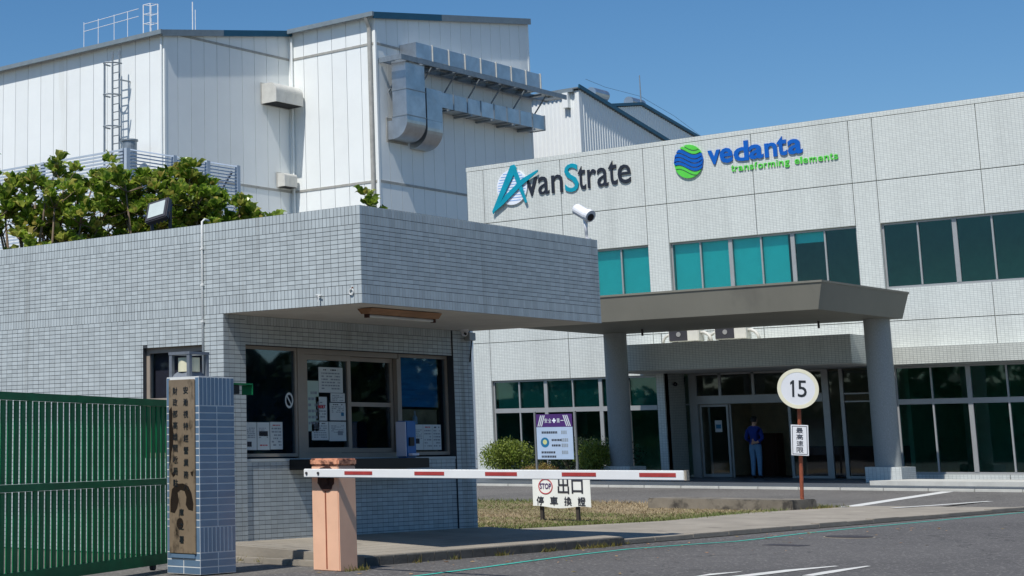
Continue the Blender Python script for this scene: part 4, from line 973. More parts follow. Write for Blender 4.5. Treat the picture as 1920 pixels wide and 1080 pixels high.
# ------------------------------------------------------------------ the man in the doorway
def person():
    px, py, pz = 48.3, 24.02, .2
    t = thing('person', (px, py, pz), 'man seen from behind in a blue shirt and light jeans, standing in the doorway', 'person')
    V = []; E = []; Rr = []
    def v(x, y, z, r, par=None):
        V.append((x, y, z)); Rr.append(r if isinstance(r, tuple) else (r, r))
        if par is not None: E.append((par, len(V) - 1))
        return len(V) - 1
    pel = v(0, 0, .94, (.15, .115)); wa = v(.0, 0, 1.07, (.135, .10), pel); ch = v(-.01, 0, 1.25, (.155, .11), wa); sh = v(-.01, 0, 1.39, (.135, .085), ch)
    nk = v(.0, 0, 1.475, .052, sh); nk2 = v(.02, 0, 1.53, .055, nk); hd = v(.03, 0, 1.62, (.082, .098), nk2); tp_ = v(.025, 0, 1.70, (.06, .075), hd)
    for s in (1, -1):
        hp = v(0, s * .095, .86, .10, pel); kn = v(.02, s * .10, .49, .068, hp); an = v(-.015, s * .105, .10, .05, kn); tt = v(.06, s * .115, .045, (.042, .035), an); v(.15, s * .13, .035, (.035, .025), tt)
    # left arm: elbow out, forearm brought forward; right arm: hand resting behind the waist
    s1 = v(-.01, .175, 1.385, .068, sh); e1 = v(-.02, .27, 1.12, .05, s1); w1 = v(.16, .20, 1.02, .034, e1); h1_ = v(.21, .16, 1.01, (.035, .022), w1)
    s2 = v(-.01, -.175, 1.385, .068, sh); e2 = v(-.07, -.29, 1.12, .05, s2); w2_ = v(-.16, -.15, 1.00, .033, e2); h2_ = v(-.175, -.09, .995, (.036, .022), w2_)
    for hnd, dx, dy in ((h1_, .6, -.8), (h2_, -.10, 1.0)):
        bx_, by_, bz_ = V[hnd]
        for k, (dz, ln) in enumerate(((.030, .060), (.012, .075), (-.008, .072), (-.027, .056))):
            f1 = v(bx_ + dx * .035, by_ + dy * .035, bz_ + dz, .0105, hnd); f2 = v(bx_ + dx * (.035 + ln * .55), by_ + dy * (.035 + ln * .55), bz_ + dz * 1.1 - .006, .0095, f1); v(bx_ + dx * (.035 + ln), by_ + dy * (.035 + ln), bz_ + dz * 1.1 - .02, .008, f2)
        th = v(bx_ + dx * .0, by_ + dy * .0 , bz_ + .042, .012, hnd); v(bx_ + dx * .03, by_ + dy * .03, bz_ + .066, .0095, th)
    me = bpy.data.meshes.new('body'); me.from_pydata(V, E, [])
    o = bpy.data.objects.new('body', me); COL.objects.link(o)
    sk = o.modifiers.new('skin', 'SKIN'); sk.use_smooth_shade = True
    for i, r in enumerate(Rr): me.skin_vertices[0].data[i].radius = (r[0] * 1.08, r[1] * 1.08) if r[0] > .03 else r
    me.skin_vertices[0].data[0].use_root = True
    o.modifiers.new('sub', 'SUBSURF').levels = 2
    bpy.context.view_layer.update()
    m2 = bpy.data.meshes.new_from_object(o.evaluated_get(bpy.context.evaluated_depsgraph_get()))
    COL.objects.unlink(o); bpy.data.objects.remove(o)
    m2.materials.clear()
    for k in ('shirt', 'jeans', 'skin', 'shoe'): m2.materials.append(M[k])
    hands = [Vector(V[h1_]), Vector(V[h2_])]
    for p in m2.polygons:
        c = p.center
        if any((c - h).length < .125 for h in hands) and (abs(c.x) > .125): i = 2
        elif c.z > 1.47: i = 2
        elif c.z < .085: i = 3
        elif c.z < .96 : i = 1
        else: i = 0
        p.material_index = i; p.use_smooth = True
    m2.name = 'body'
    b = bpy.data.objects.new('body', m2); COL.objects.link(b); b.parent = t; ORG[b.name] = Vector((px, py, pz))
    # hair cap, ears and face
    bm = bmesh.new(); bmesh.ops.create_uvsphere(bm, u_segments=18, v_segments=12, radius=1)
    for vv in bm.verts:
        n_ = vv.co.copy(); vv.co = Vector((n_.x * .108, n_.y * .092, n_.z * .115)) * (1 + .03 * math.sin(n_.x * 9 + n_.z * 7))
    dele = [vv for vv in bm.verts if (vv.co.x > .045 and vv.co.z < .045) or vv.co.z < -.075]
    bmesh.ops.delete(bm, geom=dele, context='VERTS')
    hm = bpy.data.meshes.new('hair'); bm.to_mesh(hm); bm.free(); hm.materials.append(M['hair'])
    h = bpy.data.objects.new('hair', hm); COL.objects.link(h); h.parent = t; h.location = (.02, 0, 1.64)
    ORG[h.name] = Vector((px + .02, py, pz + 1.64))
    mb = MB()
    for s in (1, -1): mb.tube([(px + .03, py + s * .085, pz + 1.59), (px + .025, py + s * .10, pz + 1.62), (px + .03, py + s * .088, pz + 1.645)], [.01, .02, .01], 8)
    mb.build('ears', M['skin'], t)
    MB().tube([(px + .115, py, pz + 1.63), (px + .135, py, pz + 1.605), (px + .12, py, pz + 1.595)], [.008, .016, .01], 8).build('nose', M['skin'], t)
    for s in (1, -1): MB().tube([(px + .105, py + s * .033, pz + 1.635), (px + .118, py + s * .033, pz + 1.635)], .009, 8).build('eye', M['hair'], t)
    t.rotation_euler = (0, 0, R(-4))
person()
# ------------------------------------------------------------------ factory hall
fy = thing('factory_hall', (75, 60, 0), 'tall white metal clad factory hall stepping back in two volumes', 'factory')
FA, FB, FC, FD = 60.46, 59.64, 70.0, 53.92                   # A: x, B: y, C: x, D: y
FE = 84.2; FYB = 78.0
def zroof(x): return 21.35 + (x - FA) * .1595 if x < FC else 22.87 + (x - FC) * .1457
core = MB()
core.prism([(FA + .05, FB + .05, 0), (FC + .3, FB + .05, 0), (FC + .3, FB + .05, zroof(69.9) - .05), (FA + .05, FB + .05, zroof(FA) - .05)], (0, FYB - FB, 0))
core.prism([(FC + .05, FD + .05, 0), (FE - .05, FD + .05, 0), (FE - .05, FD + .05, zroof(FE) - .05), (FC + .05, FD + .05, zroof(FC) - .05)], (0, FYB - FD, 0))
core.build('hall_core', M['panel_gap'], fy)
g = .014
def fpan(plane, fixed, u0, u1, z0, zt):
    """zt: (top at u0, top at u1)"""
    a, b = u0 + g, u1 - g
    pts = [(a, z0), (b, z0), (b, zt[1]), (a, zt[0])]
    if plane == 'X': MB().prism([(fixed, u, z) for u, z in pts], (.045, 0, 0)).build('panel', M['white_panel'], fy)
    else: MB().prism([(u, fixed, z) for u, z in pts], (0, .045, 0)).build('panel', M['white_panel'], fy)
ZG1, ZG2 = 14.28, 21.38
def run(plane, fixed, u0, u1, top, pitch=1.0, girts=(ZG1, ZG2)):
    n = max(1, round((u1 - u0) / pitch)); st = (u1 - u0) / n
    for i in range(n):
        a, b = u0 + i * st, u0 + (i + 1) * st; zz = 0.0
        for gz in girts:
            if gz + .1 > min(top(a), top(b)): continue
            fpan(plane, fixed, a, b, zz + .02, (gz - .02,) * 2); zz = gz
        fpan(plane, fixed, a, b, zz + .02, (top(a) - .06, top(b) - .06))
run('X', FA, FB, FYB, lambda u: 21.35, 1.0)
run('Y', FB, FA, FC, zroof, .98)
run('X', FC, FD, FB, lambda u: 22.87, .98)
run('Y', FD, FC, FE, zroof, .97)
gm_ = MB()
for zz in (ZG1, ZG2):
    B(FA + .1, FC - .02, FB - .03, FB - .001, zz - .06, zz + .06).build('girt', M['girt'], fy)
    B(FC - .03, FC - .001, FD + .1, FB - .06, zz - .06, zz + .06).build('girt', M['girt'], fy)
    B(FC + .1, FE - .02, FD - .03, FD - .001, zz - .06, zz + .06).build('girt', M['girt'], fy)
# corner trims, roofs and edge trims
for (x0, x1, y0, y1, zt) in ((FA - .02, FA + .12, FB - .022, FB + .12, 21.3), (FC - .02, FC + .12, FD - .022, FD + .12, 22.8), (FE - .12, FE + .02, FD - .022, FD + .12, 24.8), (FC - .10, FC - .001, FB - .10, FB - .001, 22.7)):
    B(x0, x1, y0, y1, 0, zt).build('corner_trim', M['white_panel'], fy)
ov = .30
def slab(x0, x1, y0, y1, z_of, th, name, m):
    MB().add([(x0, y0, z_of(x0)), (x1, y0, z_of(x1)), (x1, y1, z_of(x1)), (x0, y1, z_of(x0)), (x0, y0, z_of(x0) + th), (x1, y0, z_of(x1) + th), (x1, y1, z_of(x1) + th), (x0, y1, z_of(x0) + th)],
             [(0, 3, 2, 1), (4, 5, 6, 7), (0, 1, 5, 4), (1, 2, 6, 5), (2, 3, 7, 6), (3, 0, 4, 7)]).build(name, m, fy)
zl = lambda x: 21.35 + (x - FA) * .1595; zr = lambda x: 22.87 + (x - FC) * .1457
slab(FA - ov, FC + .02, FB - .12, FYB, zl, .05, 'roof', M['roof']); slab(FC - ov, FE + .05, FD - .12, FYB, zr, .05, 'roof', M['roof'])
slab(FA - ov, 64.6, FB - .20, FB - .121, lambda x: zl(x) - .22, .32, 'edge_trim', M['trim_grey']); slab(64.603, FC - .02, FB - .20, FB - .121, lambda x: zl(x) - .22, .32, 'edge_trim', M['trim'])  # grey length paints a reflection on the teal trim
slab(FC - ov, 75.6, FD - .20, FD - .121, lambda x: zr(x) - .22, .34, 'edge_trim', M['trim']); slab(75.603, FE + .05, FD - .20, FD - .121, lambda x: zr(x) - .22, .34, 'edge_trim', M['trim_grey'])  # right part in grey, a reflection put into the trim colour
B(FA - ov - .14, FA - ov, FB - .2, FYB, 21.18, 21.40).build('gutter', M['trim_grey'], fy); B(FC - ov - .14, FC - ov, FD - .2, FB - .2, 22.72, 22.95).build('gutter', M['trim_grey'], fy)
MB().tube([(FC - .12, FB - .22, 22.5), (FC - .12, FB - .22, 0)], .06, 10).build('downpipe', M['white_panel'], fy)
MB().tube([(FC - .36, FD + .28, 22.72), (FC - .12, FD + .28, 22.2), (FC - .12, FD + .28, 0)], .11, 10).build('downpipe', M['girt'], fy)
MB().tube([(FA - .10, FB + .12, 21.1), (FA - .10, FB + .12, 0)], .06, 10).build('downpipe', M['white_panel'], fy)
# hoods
def hood(name, x0, x1, zt, zb, dep, label, rad):
    t = thing(name, ((x0 + x1) / 2, FB - dep / 2, zb), label, 'vent hood')
    prof = [(0, zb), (-dep, zb)] + [(-dep + rad - rad * math.cos(a), zt - rad + rad * math.sin(a)) for a in [i * math.pi / 16 for i in range(9)]] + [(0, zt)]
    MB().prism([(x0, FB - .05 + y, z) for y, z in prof], (x1 - x0, 0, 0)).build('hood_shell', M['duct_white'], t)
    B(x0 + .05, x1 - .05, FB - .05 - dep + .05, FB - .10, zb - .03, zb - .001).build('hood_mouth', M['dark'], t)
    B(x0 - .07, x1 + .07, FB - .049, FB - .032, zb - .06, zt + .08).build('flange', M['duct_white'], t)
    for k in (1, 2): B(x0 + (x1 - x0) * k / 3 - .02, x0 + (x1 - x0) * k / 3 + .02, FB - .05 - dep - .012, FB - .05 - dep - .001, zb, zt - rad).build('seam', M['duct_white'], t)
hood('vent_hood', 67.62, 69.75, 19.75, 18.70, 1.0, 'large curved white vent hood high in the inner corner of the factory', .45)
hood('vent_hood', 68.75, 69.75, 15.15, 14.45, .5, 'small white vent box low in the inner corner of the factory', .15)
# ducts on the right gable
dk = thing('duct_platform', (77, 53, 20), 'steel bracket platform carrying ducts on the factory side wall', 'platform')
Y0d, Y1d = 52.45, 53.9
for yy in (Y0d, 53.65):
    B(70.3, 85.6, yy, yy + .08, 20.36, 20.62).build('beam', M['galv_matt'], dk)
B(70.2, 70.298, Y0d, Y1d - .02, 20.36, 20.62).build('beam', M['galv_matt'], dk)
for i in range(11): B(70.9 + i * 1.42, 71.25 + i * 1.42, Y0d + .09, 53.64, 20.40, 20.50).build('cross_beam', M['galv_matt'], dk)
for i in range(7):
    xx = 71.0 + i * 2.15; MB().bar((xx, Y0d + .3, 20.38), (xx, FD - .01, 19.1 - .1), .06, .06).build('brace', M['galv_matt'], dk)
td = thing('roof_duct', (78, 53, 20.65), 'long rectangular metal duct lying on the bracket platform', 'duct')
n = 8; x0d, x1d = 72.0, 83.6
for i in range(n):
    a, b = x0d + (x1d - x0d) * i / n, x0d + (x1d - x0d) * (i + 1) / n
    B(a + .02, b - .02, 52.85, FD - .02, 20.78, 21.58).build('duct_section', M['galv'], td)
    B(b - .045, b + .015, 52.81, FD - .03, 20.75, 21.62).build('flange', M['duct_white'], td)
for i in range(6): B(72.3 + i * 2.1, 72.5 + i * 2.1, 52.8, 53.85, 20.63, 20.775).build('skid', M['girt'], td)
def elbow(t, x0, x1, yw, yf, z_top, z_c, z_bot, m, seg=10):
    """down-duct (front at yf, back yb) that sweeps back into the wall at yw"""
    dep = .95
    sec = MB()
    r1 = (z_c - z_bot); yb = yf + dep
    outer = [(yf, z_top), (yf, z_c)] + [(yf + r1 * (1 - math.cos(a)), z_c - r1 * math.sin(a)) for a in [i * math.pi / 2 / seg for i in range(1, seg + 1)]] + [(yw, z_bot)]
    inner = [(yw, z_bot + dep), (yb, z_bot + dep), (yb, z_top)]
    sec.prism([(x0, y, z) for y, z in outer + inner], (x1 - x0, 0, 0)); return sec.build('duct_elbow', m, t)
d1 = thing('wall_duct', (72, 53, 16.5), 'wide metal duct dropping from the platform and curving back into the factory wall', 'duct')
B(70.75, 72.35, 52.62, 53.5, 18.95, 20.35).build('duct_section', M['galv'], d1); B(70.75, 72.35, 52.62, 53.5, 17.60, 18.93).build('duct_section', M['galv'], d1)
elbow(d1, 70.75, 72.35, FD - .02, 52.62, 17.58, 17.35, 16.45, M['galv'])
for zz in (18.94, 17.59): B(70.72, 72.38, 52.59, 53.52, zz - .02, zz + .02).build('flange', M['galv_matt'], d1)
B(70.68, 72.42, FD - .06, FD - .025, 16.35, 17.6).build('collar', M['girt'], d1)
d2 = thing('wall_duct', (78, 53.2, 17), 'second lower metal duct running along the factory wall and bending down at its left end', 'duct')
xs0, xs1 = 74.0, 83.9
for i in range(8):
    a, b = xs0 + (xs1 - xs0) * i / 8, xs0 + (xs1 - xs0) * (i + 1) / 8
    B(a + .015, b - .015, 52.9, FD - .03, 18.45, 19.25).build('duct_section', M['galv'], d2); B(b - .02, b + .02, 52.87, FD - .04, 18.42, 19.28).build('flange', M['galv_matt'], d2)
B(72.65, 73.98, 52.75, FD - .03, 17.6, 19.25).build('duct_section', M['galv'], d2)
elbow(d2, 72.65, 73.98, FD - .02, 52.75, 17.59, 17.2, 16.2, M['galv'])
for i in range(5): B(74.6 + i * 2.0, 74.75 + i * 2.0, 52.8, FD - .01, 18.30, 18.40).build('support', M['galv_matt'], d2)
# ladder and details of the left volume
ldr = thing('caged_ladder', (60.0, 62.4, 13), 'steel ladder with safety cage on the far left of the factory', 'ladder')
for yy in (62.05, 62.55): MB().tube([(FA - .75, yy, 8), (FA - .75, yy, 20.7)], .05, 8).build('rail', M['galv_matt'], ldr)
for i in range(30): MB().tube([(FA - .75, 62.05, 8.4 + i * .4), (FA - .75, 62.55, 8.4 + i * .4)], .025, 6).build('rung', M['galv_matt'], ldr)
for i in range(7):
    MB().tube([(FA - .75 - .75 * math.sin(a), 62.3 - .42 * math.cos(a), 10.4 + i * 1.6) for a in [k * math.pi / 8 for k in range(9)]], .04, 6).build('cage_hoop', M['galv_matt'], ldr)
for a in (.8, 1.57, 2.34): MB().tube([(FA - .75 - .75 * math.sin(a), 62.3 - .42 * math.cos(a), 10.4), (FA - .75 - .75 * math.sin(a), 62.3 - .42 * math.cos(a), 20.0)], .03, 6).build('cage_strap', M['galv_matt'], ldr)
for zz in (12, 16.2, 19.2): MB().bar((FA - .75, 62.05, zz), (FA - .01, 62.05, zz), .06, .06).build('stay', M['galv_matt'], ldr)
rl = thing('roof_railing', (61.7, 63, 21.6), 'white ladder hoop and thin railing on the left factory roof', 'railing')
for xx, yy in ((61.6, 62.25), (61.6, 61.75), (62.0, 62.1), (62.0, 61.6)): MB().tube([(xx, yy, 21.6), (xx, yy, 23.4)], .03, 6).build('rail_post', M['cctv'], rl)
for zz in (23.4, 22.9, 22.4): MB().tube([(61.6, 62.25, zz), (61.6, 61.75, zz), (62.0, 61.6, zz), (62.0, 62.1, zz), (61.6, 62.25, zz)], .022, 6).build('rail_hoop', M['cctv'], rl)
for zz in (22.8, 23.2): MB().tube([(61.4, 62.4, zz), (61.4, 66.5, zz - .1)], .018, 6).build('rail_bar', M['cctv'], rl)
for yy in (63.2, 64.2, 65.4, 66.5): MB().tube([(61.4, yy, 21.5), (61.4, yy, 23.2)], .018, 6).build('rail_post', M['cctv'], rl)
lr = thing('lightning_rod', (63.2, 60.3, 21.8), 'thin double lightning rod standing on the left factory roof', 'lightning rod')
MB().tube([(63.2, 60.3, 21.75), (63.2, 60.3, 23.5)], .03, 6).build('rod', M['cctv'], lr); MB().tube([(63.35, 60.25, 21.75), (63.35, 60.25, 23.1)], .02, 6).build('rod', M['cctv'], lr)
# louvre screen
sc_ = thing('louvre_screen', (40, 40, 0), 'grey metal louvre screen behind the tree at the left', 'screen')
ZB_, ZT_ = 6.6, 10.6
pst = (38.85, 41.0, 42.6, 44.1)
SXL = 38.75
for xx in pst: B(xx - .08, xx + .08, 39.96, 40.08, 0, ZT_).build('post', M['louvre'], sc_)
k = 0
for (a, b) in zip(pst[:-1], pst[1:]):
    for i in range(36):
        zz = ZT_ - .06 - i * .111
        MB().add([(a + .09, 39.97, zz), (b - .09, 39.97, zz), (b - .09, 40.05, zz + .055), (a + .09, 40.05, zz + .055), (a + .09, 39.97, zz - .008), (b - .09, 39.97, zz - .008), (b - .09, 40.05, zz + .047), (a + .09, 40.05, zz + .047)],
                 [(0, 1, 2, 3), (4, 7, 6, 5), (0, 4, 5, 1), (1, 5, 6, 2), (2, 6, 7, 3), (3, 7, 4, 0)]).build('slat', M['louvre'], sc_)
for i in range(36):
    zz = ZT_ - .06 - i * .111
    MB().bar((38.74, 40.1, zz), (38.74, 52, zz), .04, .06).build('slat', M['louvre'], sc_)
for yy in (40.15, 44, 48, 51.9): B(38.78, 38.9, yy, yy + .12, 0, ZT_).build('post', M['louvre'], sc_)
MB().bar((42.7, 40.2, 8.8), (44.0, 40.2, 10.4), .08, .08).build('brace', M['lamp_grey'], sc_)
vt = thing('roof_vent', (59.3, 61.0, 15), 'grey cylindrical vent behind the louvre screen', 'vent')
MB().tube([(59.4, 61.0, 6), (59.4, 61.0, 15.9)], .36, 20).build('vent_pipe', M['galv_matt'], vt); MB().tube([(59.4, 61.0, 15.9), (59.4, 61.0, 15.98)], .42, 20).build('vent_cap', M['galv_matt'], vt)
# ------------------------------------------------------------------ halls behind the office
def ribs(plane, fixed, u0, u1, z0, top, pitch, dep, name, m, parent):
    n = int((u1 - u0) / pitch); vs = []; fs = []
    for i in range(n):
        for du, d in ((0, 0), (.35, 0), (.5, -dep), (.85, -dep)):
            u = u0 + (i + du) * pitch
            for zz in (z0, top(u)): vs.append((fixed + d, u, zz) if plane == 'X' else (u, fixed + d, zz))
    for i in range(4 * n - 1): fs.append((2 * i, 2 * i + 2, 2 * i + 3, 2 * i + 1))
    mb = MB().add(vs, fs); return mb.build(name, m, parent)
hl = thing('ribbed_hall', (97, 60, 0), 'white ribbed metal hall with a falling dark roof edge behind the office', 'factory')
EX, EY = 95.0, 57.38
ztE = lambda x: 23.05 - (x - EX) * .200
ribs('X', EX, EY + .02, 75, 0, lambda u: 22.95, .30, .05, 'front_wall', M['white_panel'], hl)
ribs('Y', EY, EX + .02, 112, 0, lambda x: ztE(x) - .05, .30, .05, 'side_wall', M['white_panel'], hl)
MB().prism([(EX + .06, EY + .06, 0), (112, EY + .06, 0), (112, EY + .06, ztE(112) - .1), (EX + .06, EY + .06, 22.9)], (0, 18, 0)).build('hall_core', M['panel_gap'], hl)
MB().prism([(EX - .15, EY - .22, ztE(EX)), (112, EY - .22, ztE(112)), (112, EY - .22, ztE(112) + .24), (EX - .15, EY - .22, ztE(EX) + .24)], (0, .1, 0)).build('edge_trim', M['trim'], hl)
MB().prism([(EX - .2, EY - .1, ztE(EX) + .0), (112, EY - .1, ztE(112)), (112, EY - .1, ztE(112) + .08), (EX - .2, EY - .1, ztE(EX) + .08)], (0, 18, 0)).build('roof', M['roof'], hl)
B(EX - .32, EX - .16, EY + .2, 75, 22.85, 23.05).build('gutter', M['trim_grey'], hl)
B(EX - .06, EX + .1, EY - .06, EY + .1, 0, 22.9).build('corner_trim', M['white_panel'], hl)
B(EX - .38, EX - .06, EY + .55, EY + .95, 21.9, 22.84).build('rain_hopper', M['white_panel'], hl)
h3 = thing('gable_hall', (110, 64, 0), 'farther blue grey gabled metal hall with teal roof edge', 'factory')
HX, HY = 107.0, 59.84
zg = lambda x: 23.95 - (HX - x) * .16 if x < HX else 23.95 - (x - HX) * .178
ribs('Y', HY, 97, 126, 0, lambda x: zg(x) - .05, .30, .05, 'gable_wall', M['white_panel'], h3)
MB().prism([(97, HY + .06, 0), (126, HY + .06, 0), (126, HY + .06, zg(126) - .1), (HX, HY + .06, zg(HX) - .1), (97, HY + .06, zg(97) - .1)], (0, 16, 0)).build('hall_core', M['panel_gap'], h3)
for a, b in ((97, HX), (HX, 126)):
    MB().prism([(a, HY - .2, zg(a)), (b, HY - .2, zg(b)), (b, HY - .2, zg(b) + .2), (a, HY - .2, zg(a) + .2)], (0, .1, 0)).build('edge_trim', M['trim'], h3)
    MB().prism([(a, HY - .1, zg(a)), (b, HY - .1, zg(b)), (b, HY - .1, zg(b) + .06), (a, HY - .1, zg(a) + .06)], (0, 16, 0)).build('roof', M['roof'], h3)
def roofvent(c, label):
    t = thing('roof_ventilator', c, label, 'ventilator', 'ventilators on the back roofs')
    x, y, z = c
    MB().tube([(x - .9, y, z + .35), (x + .9, y, z + .35)], .38, 16).build('vent_hood', M['galv'], t)
    B(x - .8, x + .8, y - .25, y + .25, z - .8, z + .1).build('vent_base', M['galv_matt'], t)
roofvent((104.0, 61.3, 24.15), 'barrel roof ventilator nearer the white ribbed hall'); roofvent((111.7, 62.9, 24.8), 'barrel roof ventilator farther right beside the mast')
ms = thing('mast', (109.0, 60.9, 23.5), 'thin mast pole rising above the gabled hall roof', 'mast')
MB().tube([(109.0, 60.9, 23.2), (109.0, 60.9, 26.5)], [.06, .035], 8).build('mast_pole', M['galv_matt'], ms); B(108.85, 109.15, 60.75, 61.05, 23.0, 23.6).build('mast_base', M['concrete'], ms)
oc = thing('overhead_cable', (104, 61.4, 25), 'thin dark cable sagging above the roofs behind the office', 'cable')
MB().tube([(102.5, 61.3, 25.35), (105, 61.3, 25.15), (109, 60.9, 25.0), (113, 60.6, 24.1), (118, 60.4, 22.6), (122, 60.2, 21.2)], .011, 5).build('cable', M['iron'], oc)
# ------------------------------------------------------------------ trees behind the guard house
LEAFR = random.Random(21)
leaf_protos = []
for k in range(4):
    L_ = (.17, .15, .20, .13)[k]; W_ = L_ * .30; cu = (.02, -.025, .035, -.01)[k]
    vs = [(0, 0, 0), (L_ * .4, -W_, cu), (L_ * .4, 0, -cu * .6), (L_ * .4, W_, cu), (L_ * .8, -W_ * .9, cu), (L_ * .8, 0, 0), (L_ * .8, W_ * .9, cu), (L_, 0, -cu)]
    me = bpy.data.meshes.new('leaf'); me.from_pydata(vs, [], [(0, 1, 2), (0, 2, 3), (1, 4, 5, 2), (2, 5, 6, 3), (4, 7, 5), (5, 7, 6)]); me.materials.append(M['leaf']); leaf_protos.append(me)
def rosettes(center, nleaf, dirv, spread):
    out_ = []
    for i in range(nleaf):
        a = i * 2.4 + LEAFR.uniform(-.3, .3); el = LEAFR.uniform(-.15, 1.0)
        d = Vector((math.cos(a) * math.cos(el), math.sin(a) * math.cos(el), math.sin(el)))
        d = (d + dirv * .5).normalized(); base = Vector(center) + d * LEAFR.uniform(.0, spread)
        q = d.to_track_quat('X', 'Z') @ Matrix.Rotation(LEAFR.uniform(-.6, .6), 3, 'X').to_quaternion()
        out_.append((base, q, LEAFR.uniform(.75, 1.2), LEAFR.randrange(4)))
    return out_
def tree(name, foot, clusters, label, top_h, nleafobj=300):
    t = thing(name, foot, label, 'tree')
    f = Vector(foot); mb = MB(); tipmb = MB()
    crotch = f + Vector((0, 0, top_h * .45))
    mb.tube([f, f + Vector((.05, .02, top_h * .25)), crotch], [.16, .13, .10], 10); mb.build('trunk', M['trunk'], t, smooth=True)
    leaves = []
    for c, nl in clusters:
        c = Vector(c); mid = crotch.lerp(c, .55) + Vector((LEAFR.uniform(-.15, .15), LEAFR.uniform(-.15, .15), -.15))
        tipmb.tube([crotch, mid, c], [.05, .03, .012], 6)
        dv = (c - crotch).normalized()
        for k in range(nl):
            o_ = Vector((LEAFR.gauss(0, .17), LEAFR.gauss(0, .17), LEAFR.gauss(0, .14)))
            p = c + o_; tipmb.tube([c - dv * .12, p], [.011, .006], 5)
            leaves += rosettes(p, 15, dv, .07)
    tipmb.build('limbs', M['trunk'], t, smooth=True)
    leaves.sort(key=lambda l: (l[0] - cv).length)
    vs = []; fs = []
    for i, (p, q, s, k) in enumerate(leaves):
        if i % 3 == 0 and i // 3 < nleafobj:
            o = place('leaf', leaf_protos[k], p, t); o.rotation_mode = 'QUATERNION'; o.rotation_quaternion = q; o.scale = (s, s, s); continue
        n0 = len(vs)
        for v in leaf_protos[k].vertices: vs.append(p + q @ (v.co * s))
        for pl in leaf_protos[k].polygons: fs.append(tuple(n0 + i_ for i_ in pl.vertices))
    stuff(mesh_obj('foliage', vs, fs, M['leaf'], t, crotch))
Q0 = Vector((21.3, 20.8, 5.4)); rt = Vector((.698, -.716, 0)); dp = Vector((.70, .69, .1))
def at(px, py, d=0):
    py = py + 28
    return Q0 + rt * ((px - 330) * .00908) + Vector((0, 0, 1)) * ((365 - py) * .0093) + dp * d
cl = []
for px, py, n in ((240, 322, 6), (262, 330, 6), (255, 350, 7), (290, 335, 6), (300, 352, 6), (316, 330, 5), (345, 312, 6), (360, 306, 4), (352, 330, 6), (340, 345, 6), (375, 352, 6), (395, 350, 6), (403, 342, 5), (408, 362, 5), (385, 372, 7), (360, 372, 7), (330, 370, 6), (300, 378, 7), (270, 375, 7), (240, 375, 7),
                  (250, 400, 7), (280, 405, 7), (320, 400, 7), (350, 398, 7), (380, 398, 7), (400, 405, 6), (420, 400, 6), (440, 390, 6), (452, 378, 5), (470, 385, 5), (478, 395, 5), (460, 402, 5), (232, 350, 6), (262, 420, 6), (310, 425, 6), (360, 420, 6), (420, 420, 5)):
    cl.append((at(px, py, LEAFR.uniform(-.5, .6)), n))
tree('broadleaf_tree', (21.4, 21.0, 0), cl, 'broad leaved green tree rising behind the guard house roof', 5.6)
cl = [(at(px, py, LEAFR.uniform(-.6, .8)), 6) for px, py in ((200, 318), (180, 305), (150, 320), (120, 310), (95, 325), (60, 318), (30, 330), (5, 320), (190, 345), (150, 350), (110, 350), (70, 352), (30, 355), (200, 375), (160, 380), (120, 380), (80, 382), (40, 385), (0, 370), (210, 400), (170, 405), (130, 405), (90, 410), (50, 412), (10, 400), (215, 425), (170, 430), (120, 435), (70, 440))]
tree('broadleaf_tree', (19.8, 22.6, 0), cl, 'second broad leaved tree beyond the guard house at the far left', 5.4, 200)
cl = [(at(697 + dx, 366 + dy, 0), 1) for dx, dy in ((-4, 2), (4, 4), (0, -2), (0, 14))]
f_ = at(697, 372); tree('young_tree', (f_.x, f_.y, 0), cl, 'small leafy treetop just showing above the guard house roof corner', 5.3, 12)
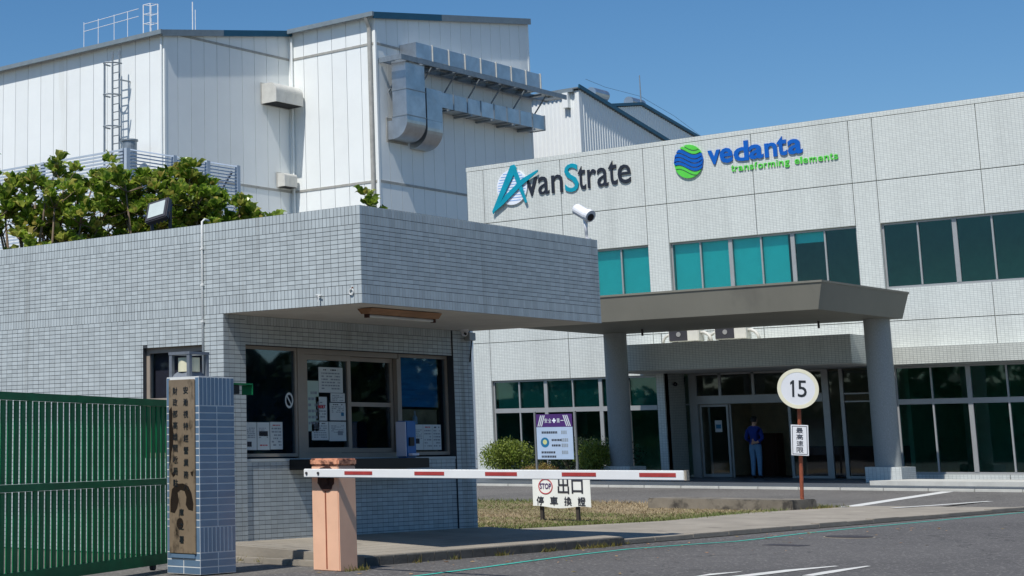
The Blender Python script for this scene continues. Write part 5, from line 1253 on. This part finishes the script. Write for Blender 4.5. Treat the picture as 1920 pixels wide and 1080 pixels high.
# ------------------------------------------------------------------ weeds and litter
def weeds(spots, n, h0, h1, sp_r):
    out_ = []
    for (x, y, z) in spots:
        for i in range(n): out_.append((x + rnd.gauss(0, sp_r), y + rnd.gauss(0, sp_r * .5), z, rnd.uniform(.5, 1.2)))
    return out_
ws = [(14.5 + rnd.random() * 4.3, 11.11, 0) for _ in range(16)] + [(13.45, 10.83, 0), (13.6, 10.84, 0), (13.7, 10.9, 0), (13.62, 10.86, 0)] + [(13.9, 12.3 + rnd.random() * .7, 0.01) for _ in range(4)] + [(19.05, 11.3, 0), (19.2, 11.3, 0)] + [(29.9 + rnd.random() * 2, 14.12, .03) for _ in range(10)]
tag(blades('weeds', weeds(ws, 26, .03, .1, .05), M['weed'], .02, .075, .006, 1.0), 'thin dry weeds sprouting along the platform edge and barrier foot', 'weeds', kind='stuff')
vs = []; fs = []
for i in range(110):
    x = rnd.uniform(13, 26); y = 11.05 - abs(rnd.gauss(0, .9)); s_ = rnd.uniform(.012, .035); a = rnd.uniform(0, 6.28); k = len(vs)
    for u, v_ in ((-1, 0), (0, -.5), (1, 0), (0, .5)): vs.append((x + s_ * (u * math.cos(a) - v_ * math.sin(a)), y + s_ * (u * math.sin(a) + v_ * math.cos(a)), .006 + rnd.uniform(0, .012)))
    fs.append((k, k + 1, k + 2, k + 3))
tag(mesh_obj('fallen_leaves', vs, fs, M['fallen']), 'scattered dry fallen leaves on the asphalt near the platform', 'leaves', kind='stuff')

# ------------------------------------------------------------------ unseen tree belt across the road, added to darken reflections and shaded faces
r_ = random.Random(5); vs = []; fs = []
for i in range(22000):
    if i % 2: cx_, cy_ = r_.uniform(-22, -15), r_.uniform(-30, 140)
    else: cx_, cy_ = r_.uniform(-20, 150), r_.uniform(-32, -24)
    top = 5.5 + 1.6 * math.sin(cx_ * .55 + cy_ * .43) + math.sin(cx_ * 1.3 + cy_ * 1.1)
    z = top * (r_.random() ** .8); p = Vector((cx_, cy_, z)); a = Vector((r_.gauss(0, 1), r_.gauss(0, 1), r_.gauss(0, 1))).normalized(); b = a.orthogonal().normalized(); s_ = r_.uniform(.35, .8); k = len(vs)
    vs += [p - a * s_, p + b * s_ * .6, p + a * s_, p - b * s_ * .6]; fs.append((k, k + 1, k + 2, k + 3))
for (x0, x1, y0, y1) in ((-20, -17, -30, 140), (-17, 150, -29.5, -26.5)):  # solid core added inside the belt to block sky specks in the panes
    k = len(vs); vs += [Vector((x, y, z)) for x in (x0, x1) for y in (y0, y1) for z in (0, 4.6)]
    fs += [tuple(k + i for i in f) for f in ((0, 1, 3, 2), (4, 6, 7, 5), (0, 4, 5, 1), (2, 3, 7, 6), (1, 5, 7, 3))]
tag(mesh_obj('added_tree_belt', vs, fs, M['hedge']), 'unseen dark green tree belt added to darken the office window reflections', 'trees', kind='stuff')
